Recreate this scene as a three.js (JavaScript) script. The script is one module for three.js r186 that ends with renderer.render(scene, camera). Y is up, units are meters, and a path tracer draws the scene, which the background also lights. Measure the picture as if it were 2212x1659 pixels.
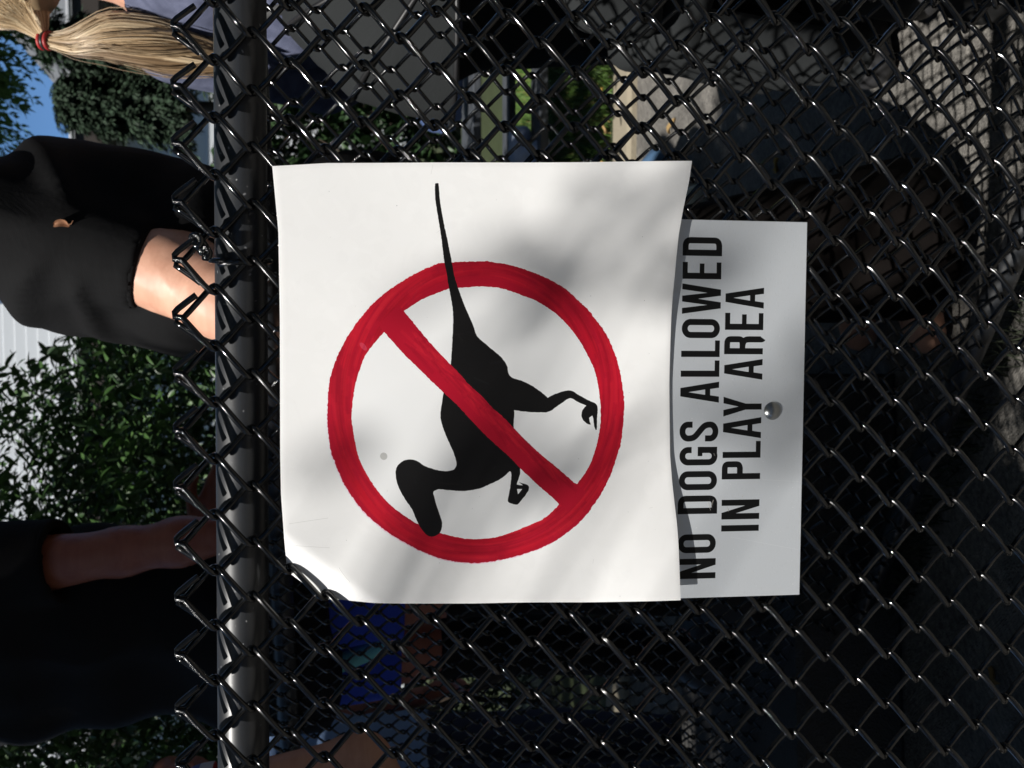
import * as THREE from 'three';
import { ImprovedNoise } from 'three/addons/math/ImprovedNoise.js';
import { mergeGeometries } from 'three/addons/utils/BufferGeometryUtils.js';

// ---------- camera, sky, sun, exposure ----------
const scene = new THREE.Scene();
const rad = Math.PI / 180;
const camera = new THREE.PerspectiveCamera(39.12, 4 / 3, 0.05, 200);
{
  // the camera was held on its side: the top of the place is at the left of the picture
  const pitch = 8.5 * rad, yaw = 2.9 * rad;
  camera.position.set(0.044, 1.05, 0.87);
  camera.up.set(Math.cos(yaw), 0, -Math.sin(yaw));
  camera.focus = 0.88; camera.userData.fStop = 16;
  camera.lookAt(0.044 - Math.sin(yaw) * Math.cos(pitch), 1.05 - Math.sin(pitch), 0.87 - Math.cos(yaw) * Math.cos(pitch));
}
const SUN = new THREE.Vector3(-0.42, 0.75, 0.50).normalize();
{
  const w = 256, h = 128, data = new Float32Array(w * h * 4);
  for (let j = 0; j < h; j++) for (let i = 0; i < w; i++) {
    const el = ((j + 0.5) / h - 0.5) * Math.PI, az = ((i + 0.5) / w - 0.5) * 2 * Math.PI;
    const d = new THREE.Vector3(Math.cos(el) * Math.cos(az), Math.sin(el), Math.cos(el) * Math.sin(az));
    const up = Math.max(0, d.y), glow = Math.pow(Math.max(0, d.dot(SUN)), 8) * 0.12, k = Math.pow(1 - up, 3), low = Math.pow(1 - up, 9);
    const c = d.y < 0 ? [0.05, 0.052, 0.05] : [0.030 + 0.125 * k + 0.18 * low + glow, 0.040 + 0.40 * k + 0.03 * low + glow, 0.052 + 0.95 * k - 0.26 * low + glow * 0.9];
    data.set([...c, 1], (j * w + i) * 4);
  }
  const sky = new THREE.DataTexture(data, w, h, THREE.RGBAFormat, THREE.FloatType);
  sky.mapping = THREE.EquirectangularReflectionMapping; sky.magFilter = sky.minFilter = THREE.LinearFilter; sky.needsUpdate = true;
  scene.background = sky; scene.environment = sky;
}
const sun = new THREE.DirectionalLight(new THREE.Color(1, 0.965, 0.915), 4.7);
sun.target.position.set(0, 0.8, -1); sun.position.copy(SUN).multiplyScalar(12).add(sun.target.position);
sun.castShadow = true; sun.shadow.mapSize.set(4096, 4096); sun.shadow.radius = 1;
Object.assign(sun.shadow.camera, { left: -9, right: 9, top: 9, bottom: -9, near: 0.5, far: 40 });
scene.add(sun, sun.target);
const renderer = new THREE.WebGLRenderer({ antialias: true });
renderer.toneMapping = THREE.LinearToneMapping;
renderer.toneMappingExposure = 1.3;
renderer.shadowMap.enabled = true;

// ---------- helpers ----------
function seeded(a) { return () => { a |= 0; a = a + 0x6D2B79F5 | 0; let t = Math.imul(a ^ a >>> 15, 1 | a); t = t + Math.imul(t ^ t >>> 7, 61 | t) ^ t; return ((t ^ t >>> 14) >>> 0) / 4294967296; }; }
const perlin = new ImprovedNoise();
const noise = (x, y, z = 0) => perlin.noise(x + 31.7, y + 57.3, z + 11.1);
const fbm = (x, y, z = 0, o = 4) => { let s = 0, a = 0.5; for (let i = 0; i < o; i++) { s += a * noise(x, y, z); x *= 2.03; y *= 2.01; z *= 2.02; a *= 0.5; } return s; };
const sstep = (a, b, x) => { const t = Math.min(1, Math.max(0, (x - a) / (b - a))); return t * t * (3 - 2 * t); };
const V = (x, y, z) => new THREE.Vector3(x, y, z);
const taken = {};
function numbered(name) { taken[name] = (taken[name] ?? -1) + 1; return taken[name] ? `${name}_${String(taken[name]).padStart(3, '0')}` : name; }
function tag(o, label, category, group, kind) {
  o.userData.label = label; o.userData.category = category;
  if (group) o.userData.group = group;
  if (kind) o.userData.kind = kind;
  return o;
}
function thing(name, label, category, pos = [0, 0, 0], turn = 0, group) {
  const g = new THREE.Group(); g.name = numbered(name); g.position.set(...pos); g.rotation.y = turn;
  scene.add(g); return tag(g, label, category, group);
}
function part(name, geometry, material, parent) {
  const m = new THREE.Mesh(geometry, material); m.name = name; m.castShadow = m.receiveShadow = true; parent.add(m); return m;
}
function structure(name, geometry, material) {
  const m = part(numbered(name), geometry, material, scene); m.userData.kind = 'structure'; return m;
}
function mat(rgb, roughness = 0.8, more = {}) {
  const m = new THREE.MeshPhysicalMaterial({ roughness, ...more }); m.color.setRGB(...rgb); return m;
}
// a repeating greyscale or tinted noise texture
function noiseTexture(size, fn, srgb = true, repeat = 1) {
  const data = new Uint8Array(size * size * 4);
  for (let j = 0; j < size; j++) for (let i = 0; i < size; i++) {
    const c = fn(i / size, j / size, i, j), k = (j * size + i) * 4;
    for (let n = 0; n < 3; n++) data[k + n] = Math.max(0, Math.min(255, c[n] * 255));
    data[k + 3] = 255;
  }
  const t = new THREE.DataTexture(data, size, size); t.wrapS = t.wrapT = THREE.RepeatWrapping;
  t.magFilter = THREE.LinearFilter; t.minFilter = THREE.LinearMipmapLinearFilter; t.generateMipmaps = true;
  if (srgb) t.colorSpace = THREE.SRGBColorSpace;
  t.repeat.set(repeat, repeat); t.needsUpdate = true; return t;
}
// noise that repeats over the unit square
const loop = (u, v, f, o = 4, s = 0) => { const a = u * 2 * Math.PI, b = v * 2 * Math.PI, r = f / (2 * Math.PI); return fbm(Math.cos(a) * r + s, Math.sin(a) * r + Math.cos(b) * r * 1.01, Math.sin(b) * r + s * 0.7, o); };
function geometryOf(pos, index, uv, color) {
  const g = new THREE.BufferGeometry();
  g.setAttribute('position', new THREE.Float32BufferAttribute(pos, 3));
  if (uv) g.setAttribute('uv', new THREE.Float32BufferAttribute(uv, 2));
  if (color) g.setAttribute('color', new THREE.Float32BufferAttribute(color, 3));
  if (index) g.setIndex(index);
  g.computeVertexNormals(); return g;
}
// a tube through the points, with a radius per point and closed ends
function tube(points, radius, sides = 8) {
  const pos = [], idx = [], uv = [], n = points.length, t = V(), nrm = V(), bin = V(), prev = V();
  let len = 0;
  for (let i = 0; i < n; i++) {
    t.copy(points[Math.min(n - 1, i + 1)]).sub(points[Math.max(0, i - 1)]).normalize();
    if (i === 0) { nrm.set(Math.abs(t.y) > 0.9 ? 1 : 0, Math.abs(t.y) > 0.9 ? 0 : 1, 0); } else len += points[i].distanceTo(prev);
    prev.copy(points[i]);
    nrm.addScaledVector(t, -nrm.dot(t)).normalize(); bin.crossVectors(t, nrm);
    const r = typeof radius === 'number' ? radius : radius(i / (n - 1));
    for (let k = 0; k < sides; k++) {
      const a = k / sides * 2 * Math.PI, c = Math.cos(a) * r, s = Math.sin(a) * r;
      pos.push(points[i].x + nrm.x * c + bin.x * s, points[i].y + nrm.y * c + bin.y * s, points[i].z + nrm.z * c + bin.z * s);
      uv.push(k / sides, len);
    }
  }
  for (let i = 0; i < n - 1; i++) for (let k = 0; k < sides; k++) {
    const a = i * sides + k, b = i * sides + (k + 1) % sides;
    idx.push(a, b, a + sides, b, b + sides, a + sides);
  }
  for (const [i, flip] of [[0, 1], [n - 1, 0]]) {
    const c = pos.length / 3; pos.push(points[i].x, points[i].y, points[i].z); uv.push(0.5, 0);
    for (let k = 0; k < sides; k++) { const a = i * sides + k, b = i * sides + (k + 1) % sides; flip ? idx.push(c, b, a) : idx.push(c, a, b); }
  }
  return geometryOf(pos, idx, uv);
}
const bar = (a, b, r, sides = 12) => tube([V(...a), V(...b)], r, sides);
function box(w, h, d, x = 0, y = 0, z = 0, bevel = 0.004) {
  const s = new THREE.Shape(), e = Math.min(bevel, w / 4, h / 4, d / 4), a = w / 2 - e, b = h / 2 - e;
  s.moveTo(-a, -b); s.lineTo(a, -b); s.lineTo(a, b); s.lineTo(-a, b); s.closePath();
  const g = new THREE.ExtrudeGeometry(s, { depth: d - 2 * e, bevelEnabled: true, bevelThickness: e, bevelSize: e, bevelSegments: 1 });
  g.translate(x, y, z - d / 2 + e); return g;
}
// ---- bodies: distance to tapered capsules, joined smoothly, meshed on a grid ----
function capsules(bones, k = 0.03) {
  const n = bones.length, a = new Float64Array(n * 9);
  bones.forEach(([p, r, q, s], i) => { const dx = q[0] - p[0], dy = q[1] - p[1], dz = q[2] - p[2]; a.set([...p, r, dx, dy, dz, s - r, 1 / Math.max(1e-9, dx * dx + dy * dy + dz * dz)], i * 9); });
  return (x, y, z) => {
    let d = 1e3;
    for (let i = 0; i < n * 9; i += 9) {
      const px = x - a[i], py = y - a[i + 1], pz = z - a[i + 2], t = Math.min(1, Math.max(0, (px * a[i + 4] + py * a[i + 5] + pz * a[i + 6]) * a[i + 8]));
      const ex = px - a[i + 4] * t, ey = py - a[i + 5] * t, ez = pz - a[i + 6] * t, e = Math.sqrt(ex * ex + ey * ey + ez * ez) - a[i + 3] - a[i + 7] * t;
      const h = Math.max(0, k - Math.abs(d - e)) / k; d = Math.min(d, e) - h * h * k * 0.25;
    }
    return d;
  };
}
function bounds(bones, pad = 0.03) {
  const lo = [1e9, 1e9, 1e9], hi = [-1e9, -1e9, -1e9];
  for (const [p, r, q, s] of bones) for (const [c, e] of [[p, r], [q, s]]) for (let i = 0; i < 3; i++) { lo[i] = Math.min(lo[i], c[i] - e - pad); hi[i] = Math.max(hi[i], c[i] + e + pad); }
  return [lo, hi];
}
function surface(sdf, [lo, hi], cell, uvScale = 1) {
  const n = [0, 1, 2].map((i) => Math.ceil((hi[i] - lo[i]) / cell) + 1), [nx, ny, nz] = n, sx = 1, sy = nx, sz = nx * ny;
  const val = new Float32Array(nx * ny * nz), at = new Int32Array(nx * ny * nz).fill(-1), pos = [], idx = [], uv = [];
  for (let k = 0; k < nz; k++) for (let j = 0; j < ny; j++) for (let i = 0; i < nx;) {
    const d = sdf(lo[0] + i * cell, lo[1] + j * cell, lo[2] + k * cell), q = i + j * sy + k * sz;
    val[q] = d; i++;
    // far from the surface the next cells have the same sign
    let skip = Math.floor((Math.abs(d) - 0.02) / cell) - 2;
    while (skip-- > 0 && i < nx) { val[i + j * sy + k * sz] = d; i++; }
  }
  for (let k = 0; k < nz - 1; k++) for (let j = 0; j < ny - 1; j++) for (let i = 0; i < nx - 1; i++) {
    const q = i + j * sy + k * sz; let m = 0, x = 0, y = 0, z = 0;
    const edge = (a, b, ox, oy, oz, ax) => { const va = val[q + a], vb = val[q + b]; if (va < 0 === vb < 0) return; const t = va / (va - vb); m++; x += ox + (ax === 0 ? t : 0); y += oy + (ax === 1 ? t : 0); z += oz + (ax === 2 ? t : 0); };
    edge(0, sx, 0, 0, 0, 0); edge(sy, sx + sy, 0, 1, 0, 0); edge(sz, sx + sz, 0, 0, 1, 0); edge(sy + sz, sx + sy + sz, 0, 1, 1, 0);
    edge(0, sy, 0, 0, 0, 1); edge(sx, sx + sy, 1, 0, 0, 1); edge(sz, sy + sz, 0, 0, 1, 1); edge(sx + sz, sx + sy + sz, 1, 0, 1, 1);
    edge(0, sz, 0, 0, 0, 2); edge(sx, sx + sz, 1, 0, 0, 2); edge(sy, sy + sz, 0, 1, 0, 2); edge(sx + sy, sx + sy + sz, 1, 1, 0, 2);
    if (!m) continue;
    const px = lo[0] + (i + x / m) * cell, py = lo[1] + (j + y / m) * cell, pz = lo[2] + (k + z / m) * cell;
    at[q] = pos.length / 3; pos.push(px, py, pz); uv.push((px + pz * 0.8) * uvScale, py * uvScale);
  }
  for (let k = 1; k < nz - 1; k++) for (let j = 1; j < ny - 1; j++) for (let i = 1; i < nx - 1; i++) {
    const q = i + j * sy + k * sz, neg = val[q] < 0;
    for (const [s, u, v] of [[sx, sy, sz], [sy, sz, sx], [sz, sx, sy]]) if (neg !== val[q + s] < 0) {
      const a = at[q], b = at[q - u], c = at[q - u - v], d = at[q - v];
      if (a < 0 || b < 0 || c < 0 || d < 0) continue;
      neg ? idx.push(a, b, c, a, c, d) : idx.push(a, c, b, a, d, c);
    }
  }
  return geometryOf(pos, idx, uv);
}

// ---------- outlines of the signs, in millimetres (x across the fence, y above the ground) ----------
const RING_OUT = [[10.7, 1064.2], [26, 1058.5], [42, 1049.5], [58, 1037.8], [71.4, 1024.1], [85.2, 1003.6], [95.2, 983.2], [97.2, 969.9], [98.2, 947.7], [98.5, 941.9], [95.1, 920.9], [88.5, 900.8], [79.4, 881.7], [67.9, 867.9], [58.1, 857.7], [41.1, 844.7], [25.2, 837], [11.1, 832.6], [-1.8, 830.2], [-14.8, 828.6], [-28, 829], [-48.2, 831.2], [-54.6, 833.2], [-75.4, 840.3], [-94.3, 851.1], [-112.7, 865.9], [-128.4, 887.5], [-136.3, 906], [-142.2, 929.8], [-144.3, 951], [-140.5, 976.4], [-130.6, 999.6], [-116.1, 1022.7], [-100.6, 1039.8], [-80.2, 1054.1], [-57.7, 1063.6], [-52.1, 1065.3], [-32, 1067.8], [-17.7, 1067.8], [-0.6, 1066.7]];
const RING_UPPER = [[58.1, 1008.4], [67.9, 993.3], [76.2, 972.7], [77.2, 963.9], [78.4, 946.1], [77, 930.1], [72.6, 916.1], [67.5, 902.4], [58.4, 887.5], [49.6, 877.9], [38, 868.1], [22.8, 859], [11.1, 853.5], [-4.2, 850], [-19.6, 848.3], [-35, 848.7], [-52.2, 852.2], [-67.5, 858], [-81, 867.5], [-79.8, 869.9], [-67.2, 884.5], [-56, 898.3], [-41.1, 914], [-27.5, 927], [-18.1, 937.7], [-9.3, 945.9], [0.5, 956.6], [9.2, 964.2], [16.7, 971.8], [33.2, 987.5], [49.8, 1001.3]];
const RING_LOWER = [[41.9, 1023.5], [28.5, 1012.1], [10.8, 994.3], [-6.1, 976.9], [-15.7, 966.4], [-27.1, 955.8], [-36.4, 946.9], [-42.4, 941], [-58.6, 923.2], [-67.5, 914.4], [-80.6, 900.5], [-90.1, 889.7], [-97.1, 882.1], [-108, 893.1], [-114.9, 908], [-122.2, 927.5], [-124.5, 940.5], [-124.9, 952.9], [-123.8, 961.2], [-119.3, 978.8], [-112.2, 995.9], [-97.5, 1016.9], [-82.3, 1030.2], [-66, 1039.9], [-52.7, 1045], [-29.3, 1049], [-20.6, 1049], [-2.9, 1046.7], [12.2, 1042.7], [25.5, 1036.9]];
const LIZARD = [[158.4, 984], [159, 983.7], [159.1, 981.5], [158.5, 981.2], [144.7, 979.9], [130.7, 977.5], [112.2, 973.5], [98.9, 970.7], [84.9, 967.9], [72.7, 963.9], [61.2, 959.3], [47.9, 953.4], [38.7, 949.8], [31.8, 942.1], [21.9, 930.3], [15, 925.6], [8.7, 924.3], [5.5, 921.4], [2.9, 913.2], [-1.5, 904.2], [-7.1, 896.4], [-10.6, 892.2], [-7.7, 886.2], [-5.4, 879.1], [-4.8, 873.1], [-8.9, 865.9], [-13, 858.1], [-15.1, 853.2], [-17.8, 851], [-21.9, 850.8], [-27.3, 851.2], [-36.8, 851.4], [-37.1, 852.3], [-33.8, 853.6], [-27.9, 854.3], [-25.2, 855.2], [-27, 857.9], [-30.2, 857.3], [-32.6, 856.3], [-32, 859.1], [-29, 862.6], [-24.9, 864.2], [-20.7, 863.3], [-17.1, 860.1], [-14.2, 867], [-11, 873.6], [-15.9, 882], [-20.9, 889.1], [-22.4, 893.3], [-22.3, 902.8], [-21.7, 911.7], [-20.5, 919.7], [-24, 919.4], [-29.9, 919.9], [-36.1, 919.7], [-53.9, 915.7], [-68.6, 914.3], [-73.9, 914.8], [-79.2, 916.6], [-81, 916.9], [-81.9, 911.9], [-80.7, 913], [-79.2, 915.1], [-80.1, 911.8], [-81.4, 908.2], [-82.9, 907], [-85.8, 907.3], [-92.8, 912.3], [-97.2, 916.5], [-96.9, 919.4], [-95.6, 923], [-94.1, 924.2], [-84.4, 922.5], [-73.2, 921.4], [-70.9, 921.7], [-70, 922.9], [-73.7, 926.7], [-77.8, 933.2], [-81.2, 940.8], [-84, 947.8], [-85.6, 960.2], [-84.9, 970.2], [-83.9, 980.1], [-85, 983.5], [-87, 984.4], [-95.2, 982.3], [-104.1, 979.4], [-111.1, 977.3], [-117.6, 978.2], [-120.7, 981.1], [-122.1, 985.7], [-120.3, 989.8], [-114.9, 994.4], [-106.6, 998.5], [-99.6, 1001.4], [-93.6, 1005.5], [-86.1, 1010.1], [-77.3, 1013.6], [-70.3, 1014.4], [-65.7, 1013.6], [-61.1, 1009], [-59.7, 1003.3], [-60.7, 998.1], [-64.8, 991.7], [-67.5, 984.8], [-69.3, 976.6], [-69.1, 970.8], [-67.4, 967.3], [-63.3, 965.9], [-57.5, 967.4], [-53.4, 968.8], [-39.5, 975], [-29.6, 978.3], [-22.6, 978.9], [-11.1, 977.4], [-6.4, 976.6], [7.9, 972.9], [16.6, 970.9], [37.4, 969.6], [51.8, 969.1], [61.6, 969.7], [71.9, 971.5], [80.5, 973.3], [88.5, 974.5], [98.2, 976.5], [117.5, 979], [136.9, 982.2], [148.4, 983.9]];
const LIZARD_HOLE = [[-84.5, 916.8], [-84.6, 912.4], [-89, 915.9]];
const BAR = [[47.3, 1028.4], [28.5, 1012.1], [10.8, 994.3], [-6.1, 976.9], [-15.7, 966.4], [-27.1, 955.8], [-36.4, 946.9], [-42.4, 941], [-58.6, 923.2], [-67.5, 914.4], [-80.6, 900.5], [-90.1, 889.7], [-103.8, 874.7], [-87.9, 859.7], [-79.8, 869.9], [-67.2, 884.5], [-56, 898.3], [-41.1, 914], [-27.5, 927], [-18.1, 937.7], [-9.3, 945.9], [0.5, 956.6], [9.2, 964.2], [16.7, 971.8], [33.2, 987.5], [49.8, 1001.3], [63.2, 1012.7]];
const EDGE_TOP = [[168.7, 1109.7], [118.8, 1105.2], [53.1, 1104.3], [-55, 1104.4], [-86, 1103.9], [-117.4, 1101.8], [-144.4, 1100.4], [-172.3, 1097.7]];
const EDGE_RIGHT = [[168.7, 1109.7], [172.4, 1067.9], [175.4, 982.9], [178.6, 865.6], [181.8, 776.4]];
const EDGE_BOTTOM = [[181.8, 776.4], [165.8, 778.6], [141.4, 783.4], [121.5, 786.5], [101.3, 788], [68.9, 790], [56, 790.4], [2.2, 790.7], [-58.1, 789.3], [-82.6, 787.4], [-113.9, 784.1], [-128, 783.2], [-161.3, 782.1], [-177.2, 781.2]];
const EDGE_LEFT = [[-172.3, 1097.7], [-173.2, 1066.2], [-175.6, 1009], [-177.3, 952], [-177.9, 861.7], [-177.2, 781.2]];
const LETTERS = [['N', -162.5, -145.6, 747.6, 781.0], ['O', -140.8, -125.1, 747.5, 780.9], ['D', -108.0, -92.7, 747.5, 780.8], ['O', -88.0, -72.2, 747.4, 780.7], ['G', -67.3, -52.0, 747.4, 780.6], ['S', -47.4, -30.9, 747.3, 780.5], ['A', -15.1, 2.3, 747.2, 780.4], ['L', 6.4, 19.9, 747.2, 780.3], ['L', 22.8, 36.5, 747.2, 780.2], ['O', 38.4, 54.1, 747.1, 780.2], ['W', 58.3, 83.2, 747.0, 780.1], ['E', 87.0, 100.8, 747.0, 780.0], ['D', 106.0, 121.2, 747.0, 779.9], ['I', -123.2, -118.1, 710.4, 743.2], ['N', -113.1, -96.6, 710.2, 743.2], ['P', -79.4, -64.3, 710.1, 743.2], ['L', -61.4, -47.4, 710.1, 743.1], ['A', -45.0, -27.4, 710.0, 743.1], ['Y', -26.7, -10.3, 709.9, 743.1], ['A', 4.0, 21.2, 709.8, 743.0], ['R', 25.2, 40.1, 709.8, 743.0], ['E', 45.4, 59.4, 709.8, 742.9], ['A', 63.3, 80.5, 709.7, 742.9]];
const TWIGS = [[0.88, 4.358, 0.703, 2, 0.07], [0.892, 4.334, 0.703, 4, 0.08], [0.908, 4.307, 0.703, 5, 0.08], [0.923, 4.274, 0.703, 3, 0.09], [0.733, 4.36, 0.703, 4, 0.08], [0.766, 4.483, 0.703, 3, 0.1], [0.673, 4.466, 0.703, 2, 0.09], [0.773, 4.14, 0.703, 10, 0.05], [0.709, 4.32, 0.703, 2, 0.09], [0.877, 4.199, 0.703, 2, 0.09]];
const CREASES = [[-109.5, 1098.6, -105.5, 1068.1], [-126.9, 1094.7, -129.3, 1066.8], [-145.2, 1059.7, -157.1, 1051.1]];

// ---------- materials ----------
const clothBump = noiseTexture(256, (u, v) => { const w = 0.5 + 0.25 * Math.sin(u * 256 * Math.PI / 2) * Math.sin(v * 256 * Math.PI / 2) + 0.5 * loop(u, v, 24, 3); return [w, w, w]; }, false, 6);
const vinyl = mat([0.0022, 0.0023, 0.0025], 0.12, { specularIntensity: 1, ior: 1.62, bumpMap: noiseTexture(256, (u, v) => { const n = 0.5 + 0.6 * loop(u, v, 9, 3); return [n, n, n]; }, false, 1), bumpScale: 0.0004 });
const coats = [0.08, 0.11, 0.15, 0.22].map((r) => { const m = vinyl.clone(); m.roughness = r; return m; });
const asphaltMap = noiseTexture(1024, (u, v, i, j) => {
  const grit = Math.abs(Math.sin(i * 12.9898 + j * 78.233) * 43758.5453) % 1, n = loop(u, v, 6, 5), f = loop(u, v, 90, 2, 5);
  const b = 0.40 + 0.16 * n + 0.22 * f + (grit > 0.93 ? 0.13 : grit < 0.08 ? -0.1 : 0);
  return [b * 1.03, b, b * 0.95];
}, true, 1.1);
const asphaltBump = noiseTexture(512, (u, v) => { const b = 0.5 + 0.9 * loop(u, v, 110, 2, 3) + 0.2 * loop(u, v, 12, 3, 9); return [b, b, b]; }, false, 2.3);
const asphalt = mat([1, 1, 1], 0.92, { map: asphaltMap, bumpMap: asphaltBump, bumpScale: 0.004 });
const concrete = mat([0.30, 0.26, 0.19], 0.9, { bumpMap: asphaltBump, bumpScale: 0.003 });
const soil = mat([0.055, 0.075, 0.022], 1, { bumpMap: asphaltBump, bumpScale: 0.02 });
const skinMap = (r, g, b) => noiseTexture(256, (u, v) => { const n = 0.09 * loop(u, v, 8, 4) + 0.04 * loop(u, v, 40, 2, 4); return [r + n, g + n * 1.05, b + n]; }, true, 5);
const skinPale = mat([1, 1, 1], 0.5, { map: skinMap(0.82, 0.62, 0.52) });
const skinTan = mat([1, 1, 1], 0.5, { map: skinMap(0.62, 0.38, 0.30) });
const blackCotton = mat([0.0065, 0.0065, 0.007], 0.9, { specularIntensity: 0.35, bumpMap: clothBump, bumpScale: 0.0006 });
const blackKnit = mat([0.010, 0.0095, 0.0095], 0.95, { specularIntensity: 0.35, bumpMap: clothBump, bumpScale: 0.0008 });
const darkBrown = mat([0.0045, 0.003, 0.0025], 0.95, { specularIntensity: 0.35, bumpMap: clothBump, bumpScale: 0.0008 });
const denim = mat([1, 1, 1], 0.85, { map: noiseTexture(512, (u, v, i, j) => { const n = 0.16 * loop(u, v, 7, 5) + 0.05 * Math.sin((i + j) * 1.1); return [0.33 + n, 0.35 + n, 0.44 + n * 1.05]; }, true, 5), bumpMap: clothBump, bumpScale: 0.0008 });
const charcoal = mat([0.020, 0.022, 0.023], 0.85, { specularIntensity: 0.35, bumpMap: clothBump, bumpScale: 0.0005 });
const blackPlastic = mat([0.012, 0.012, 0.013], 0.45);
const rubber = mat([0.012, 0.012, 0.012], 0.8);
const hairShade = mat([1, 1, 1], 0.38, { vertexColors: true, sheen: 0.4, sheenRoughness: 0.4 });
const hairBase = mat([0.30, 0.21, 0.12], 0.55);
const darkHair = mat([0.025, 0.018, 0.013], 0.5);
const eyeWhite = mat([0.7, 0.7, 0.68], 0.2);
const shoeMat = mat([0.03, 0.03, 0.032], 0.6);
const leafColors = [[0.042, 0.095, 0.022], [0.028, 0.066, 0.018], [0.062, 0.125, 0.034], [0.022, 0.05, 0.016]];
const leafMats = leafColors.map((c) => mat(c, 0.45, { transmission: 0.0, side: THREE.DoubleSide }));
const bark = mat([0.07, 0.05, 0.035], 0.95);
const needle = mat([1, 1, 1], 0.7, { vertexColors: true, side: THREE.DoubleSide });

// ---------- ground ----------
function sheet(x0, x1, z0, z1, y, name, material) {
  const g = new THREE.PlaneGeometry(x1 - x0, z1 - z0, 1, 1); g.rotateX(-Math.PI / 2); g.translate((x0 + x1) / 2, y, (z0 + z1) / 2);
  const p = g.attributes.position, uv = g.attributes.uv;
  for (let i = 0; i < p.count; i++) uv.setXY(i, p.getX(i), p.getZ(i));
  return structure(name, g, material);
}
sheet(-60, 60, -80, 40, 0, 'ground', asphalt);
sheet(-60, 60, -80, -3.30, 0.03, 'lawn', soil);
{
  const kerb = thing('kerb', 'pale tan concrete kerb between the asphalt and the lawn', 'kerb', [0, 0, -3.19]);
  for (let i = -8; i < 9; i++) part('kerb_stone', box(1.19, 0.22, 0.24, i * 1.2 + 0.5, -0.075, 0, 0.015), concrete, kerb);
}
{
  // mown grass on the lawn, one blade many times
  const blade = geometryOf([-0.0018, 0, 0, 0.0018, 0, 0, -0.0014, 0.022, 0.004, 0.0014, 0.022, 0.004, 0, 0.04, 0.014], [0, 1, 2, 1, 3, 2, 2, 3, 4]);
  const n = 42000, grass = new THREE.InstancedMesh(blade, mat([1, 1, 1], 0.6, { side: THREE.DoubleSide }), n), R = seeded(7), m = new THREE.Matrix4(), q = new THREE.Quaternion(), e = new THREE.Euler(), c = new THREE.Color();
  for (let i = 0; i < n; i++) {
    const x = -0.2 + R() * 2.4, z = -3.33 - R() * 2.4, s = 0.7 + R() * 0.8;
    e.set((R() - 0.5) * 1.1, R() * 6.3, (R() - 0.5) * 1.1); q.setFromEuler(e);
    m.compose(V(x, 0.028, z), q, V(1.3, s, s)); grass.setMatrixAt(i, m);
    const k = 0.75 + 0.5 * R(), dry = R() < 0.08 ? 1 : 0; c.setRGB((0.10 + dry * 0.16) * k, (0.19 + dry * 0.02) * k, 0.035 * k + dry * 0.03); grass.setColorAt(i, c);
  }
  grass.name = 'grass'; grass.castShadow = grass.receiveShadow = true; scene.add(grass);
  tag(grass, 'short green mown grass on the lawn behind the kerb', 'grass', null, 'stuff');
}

// ---------- chain-link fences ----------
const MESH_W = 0.0442, MESH_H = 0.0567, WIRE = 0.00245, MESH_TOP = 1.1835;
// one woven wire: a flattened spiral, its top end folded over its neighbour; hand = 1 bends right at the top, -1 left
function wirePath(xTip, hand, bottom, per, bend, TOP = MESH_TOP) {
  const pts = [], A = MESH_W / 4, e = 0.0027, xc = xTip - hand * A, b = 0.0042;
  const push = (x, y, z) => { const o = bend ? bend(x, y) : [0, 0, 0]; pts.push(V(x + o[0], y + o[1], z + o[2])); };
  const zs = hand > 0 ? 1 : -1, out = hand > 0 ? 0 : 0.003;
  push(xTip + hand * 0.0175, TOP - 0.0150 - out, zs * 0.0018); push(xTip + hand * 0.0120, TOP - 0.0078 - out, zs * 0.0022); push(xTip + hand * 0.0066, TOP - 0.0012 - out * 0.6, zs * 0.0026);
  push(xTip + hand * 0.0038, TOP + 0.0012, zs * 0.0024); push(xTip + hand * 0.0006, TOP + 0.0012, zs * 0.0030);
  const n = Math.round((TOP - bottom) / MESH_H * per), k = 0.945, as = Math.asin(k), th = Math.tanh(2.3);
  for (let i = Math.round(per * 0.08); i <= n; i++) {
    const t = i / per, s = Math.sin(2 * Math.PI * t);
    push(xc + hand * (A + e) * Math.asin(k * Math.cos(2 * Math.PI * t)) / as, TOP - t * MESH_H, hand * b * Math.tanh(2.3 * s) / th * (1 + 0.25 * Math.abs(s)));
  }
  return pts;
}
const railMap = (() => {
  const c = document.createElement('canvas'); c.width = 2048; c.height = 256; const g = c.getContext('2d'), R = seeded(12);
  g.fillStyle = '#26282b'; g.fillRect(0, 0, 2048, 256);
  for (let i = 0; i < 2600; i++) { const v = 20 + R() * 30; g.fillStyle = `rgba(${v},${v},${v + 3},0.25)`; g.fillRect(R() * 2048, R() * 256, 6 + R() * 70, 0.6 + R()); }
  for (let i = 0; i < 260; i++) { const v = 120 + R() * 110; g.fillStyle = `rgba(${v},${v},${v},${0.3 + 0.6 * R()})`; g.beginPath(); g.ellipse(R() * 2048, R() * 256, 0.6 + R() * 2.2, 0.5 + R() * 1.2, R() * 3, 0, 7); g.fill(); }
  for (let i = 0; i < 26; i++) { g.strokeStyle = `rgba(190,185,175,${0.3 + 0.4 * R()})`; g.lineWidth = 0.8 + R(); const x = R() * 2048, y = R() * 256; g.beginPath(); g.moveTo(x, y); g.bezierCurveTo(x + R() * 14 - 7, y + 6, x + R() * 14 - 7, y + 9, x + R() * 24 - 12, y + 14 * R()); g.stroke(); }
  const t = new THREE.CanvasTexture(c); t.colorSpace = THREE.SRGBColorSpace; t.wrapS = t.wrapT = THREE.RepeatWrapping; return t;
})();
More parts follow.
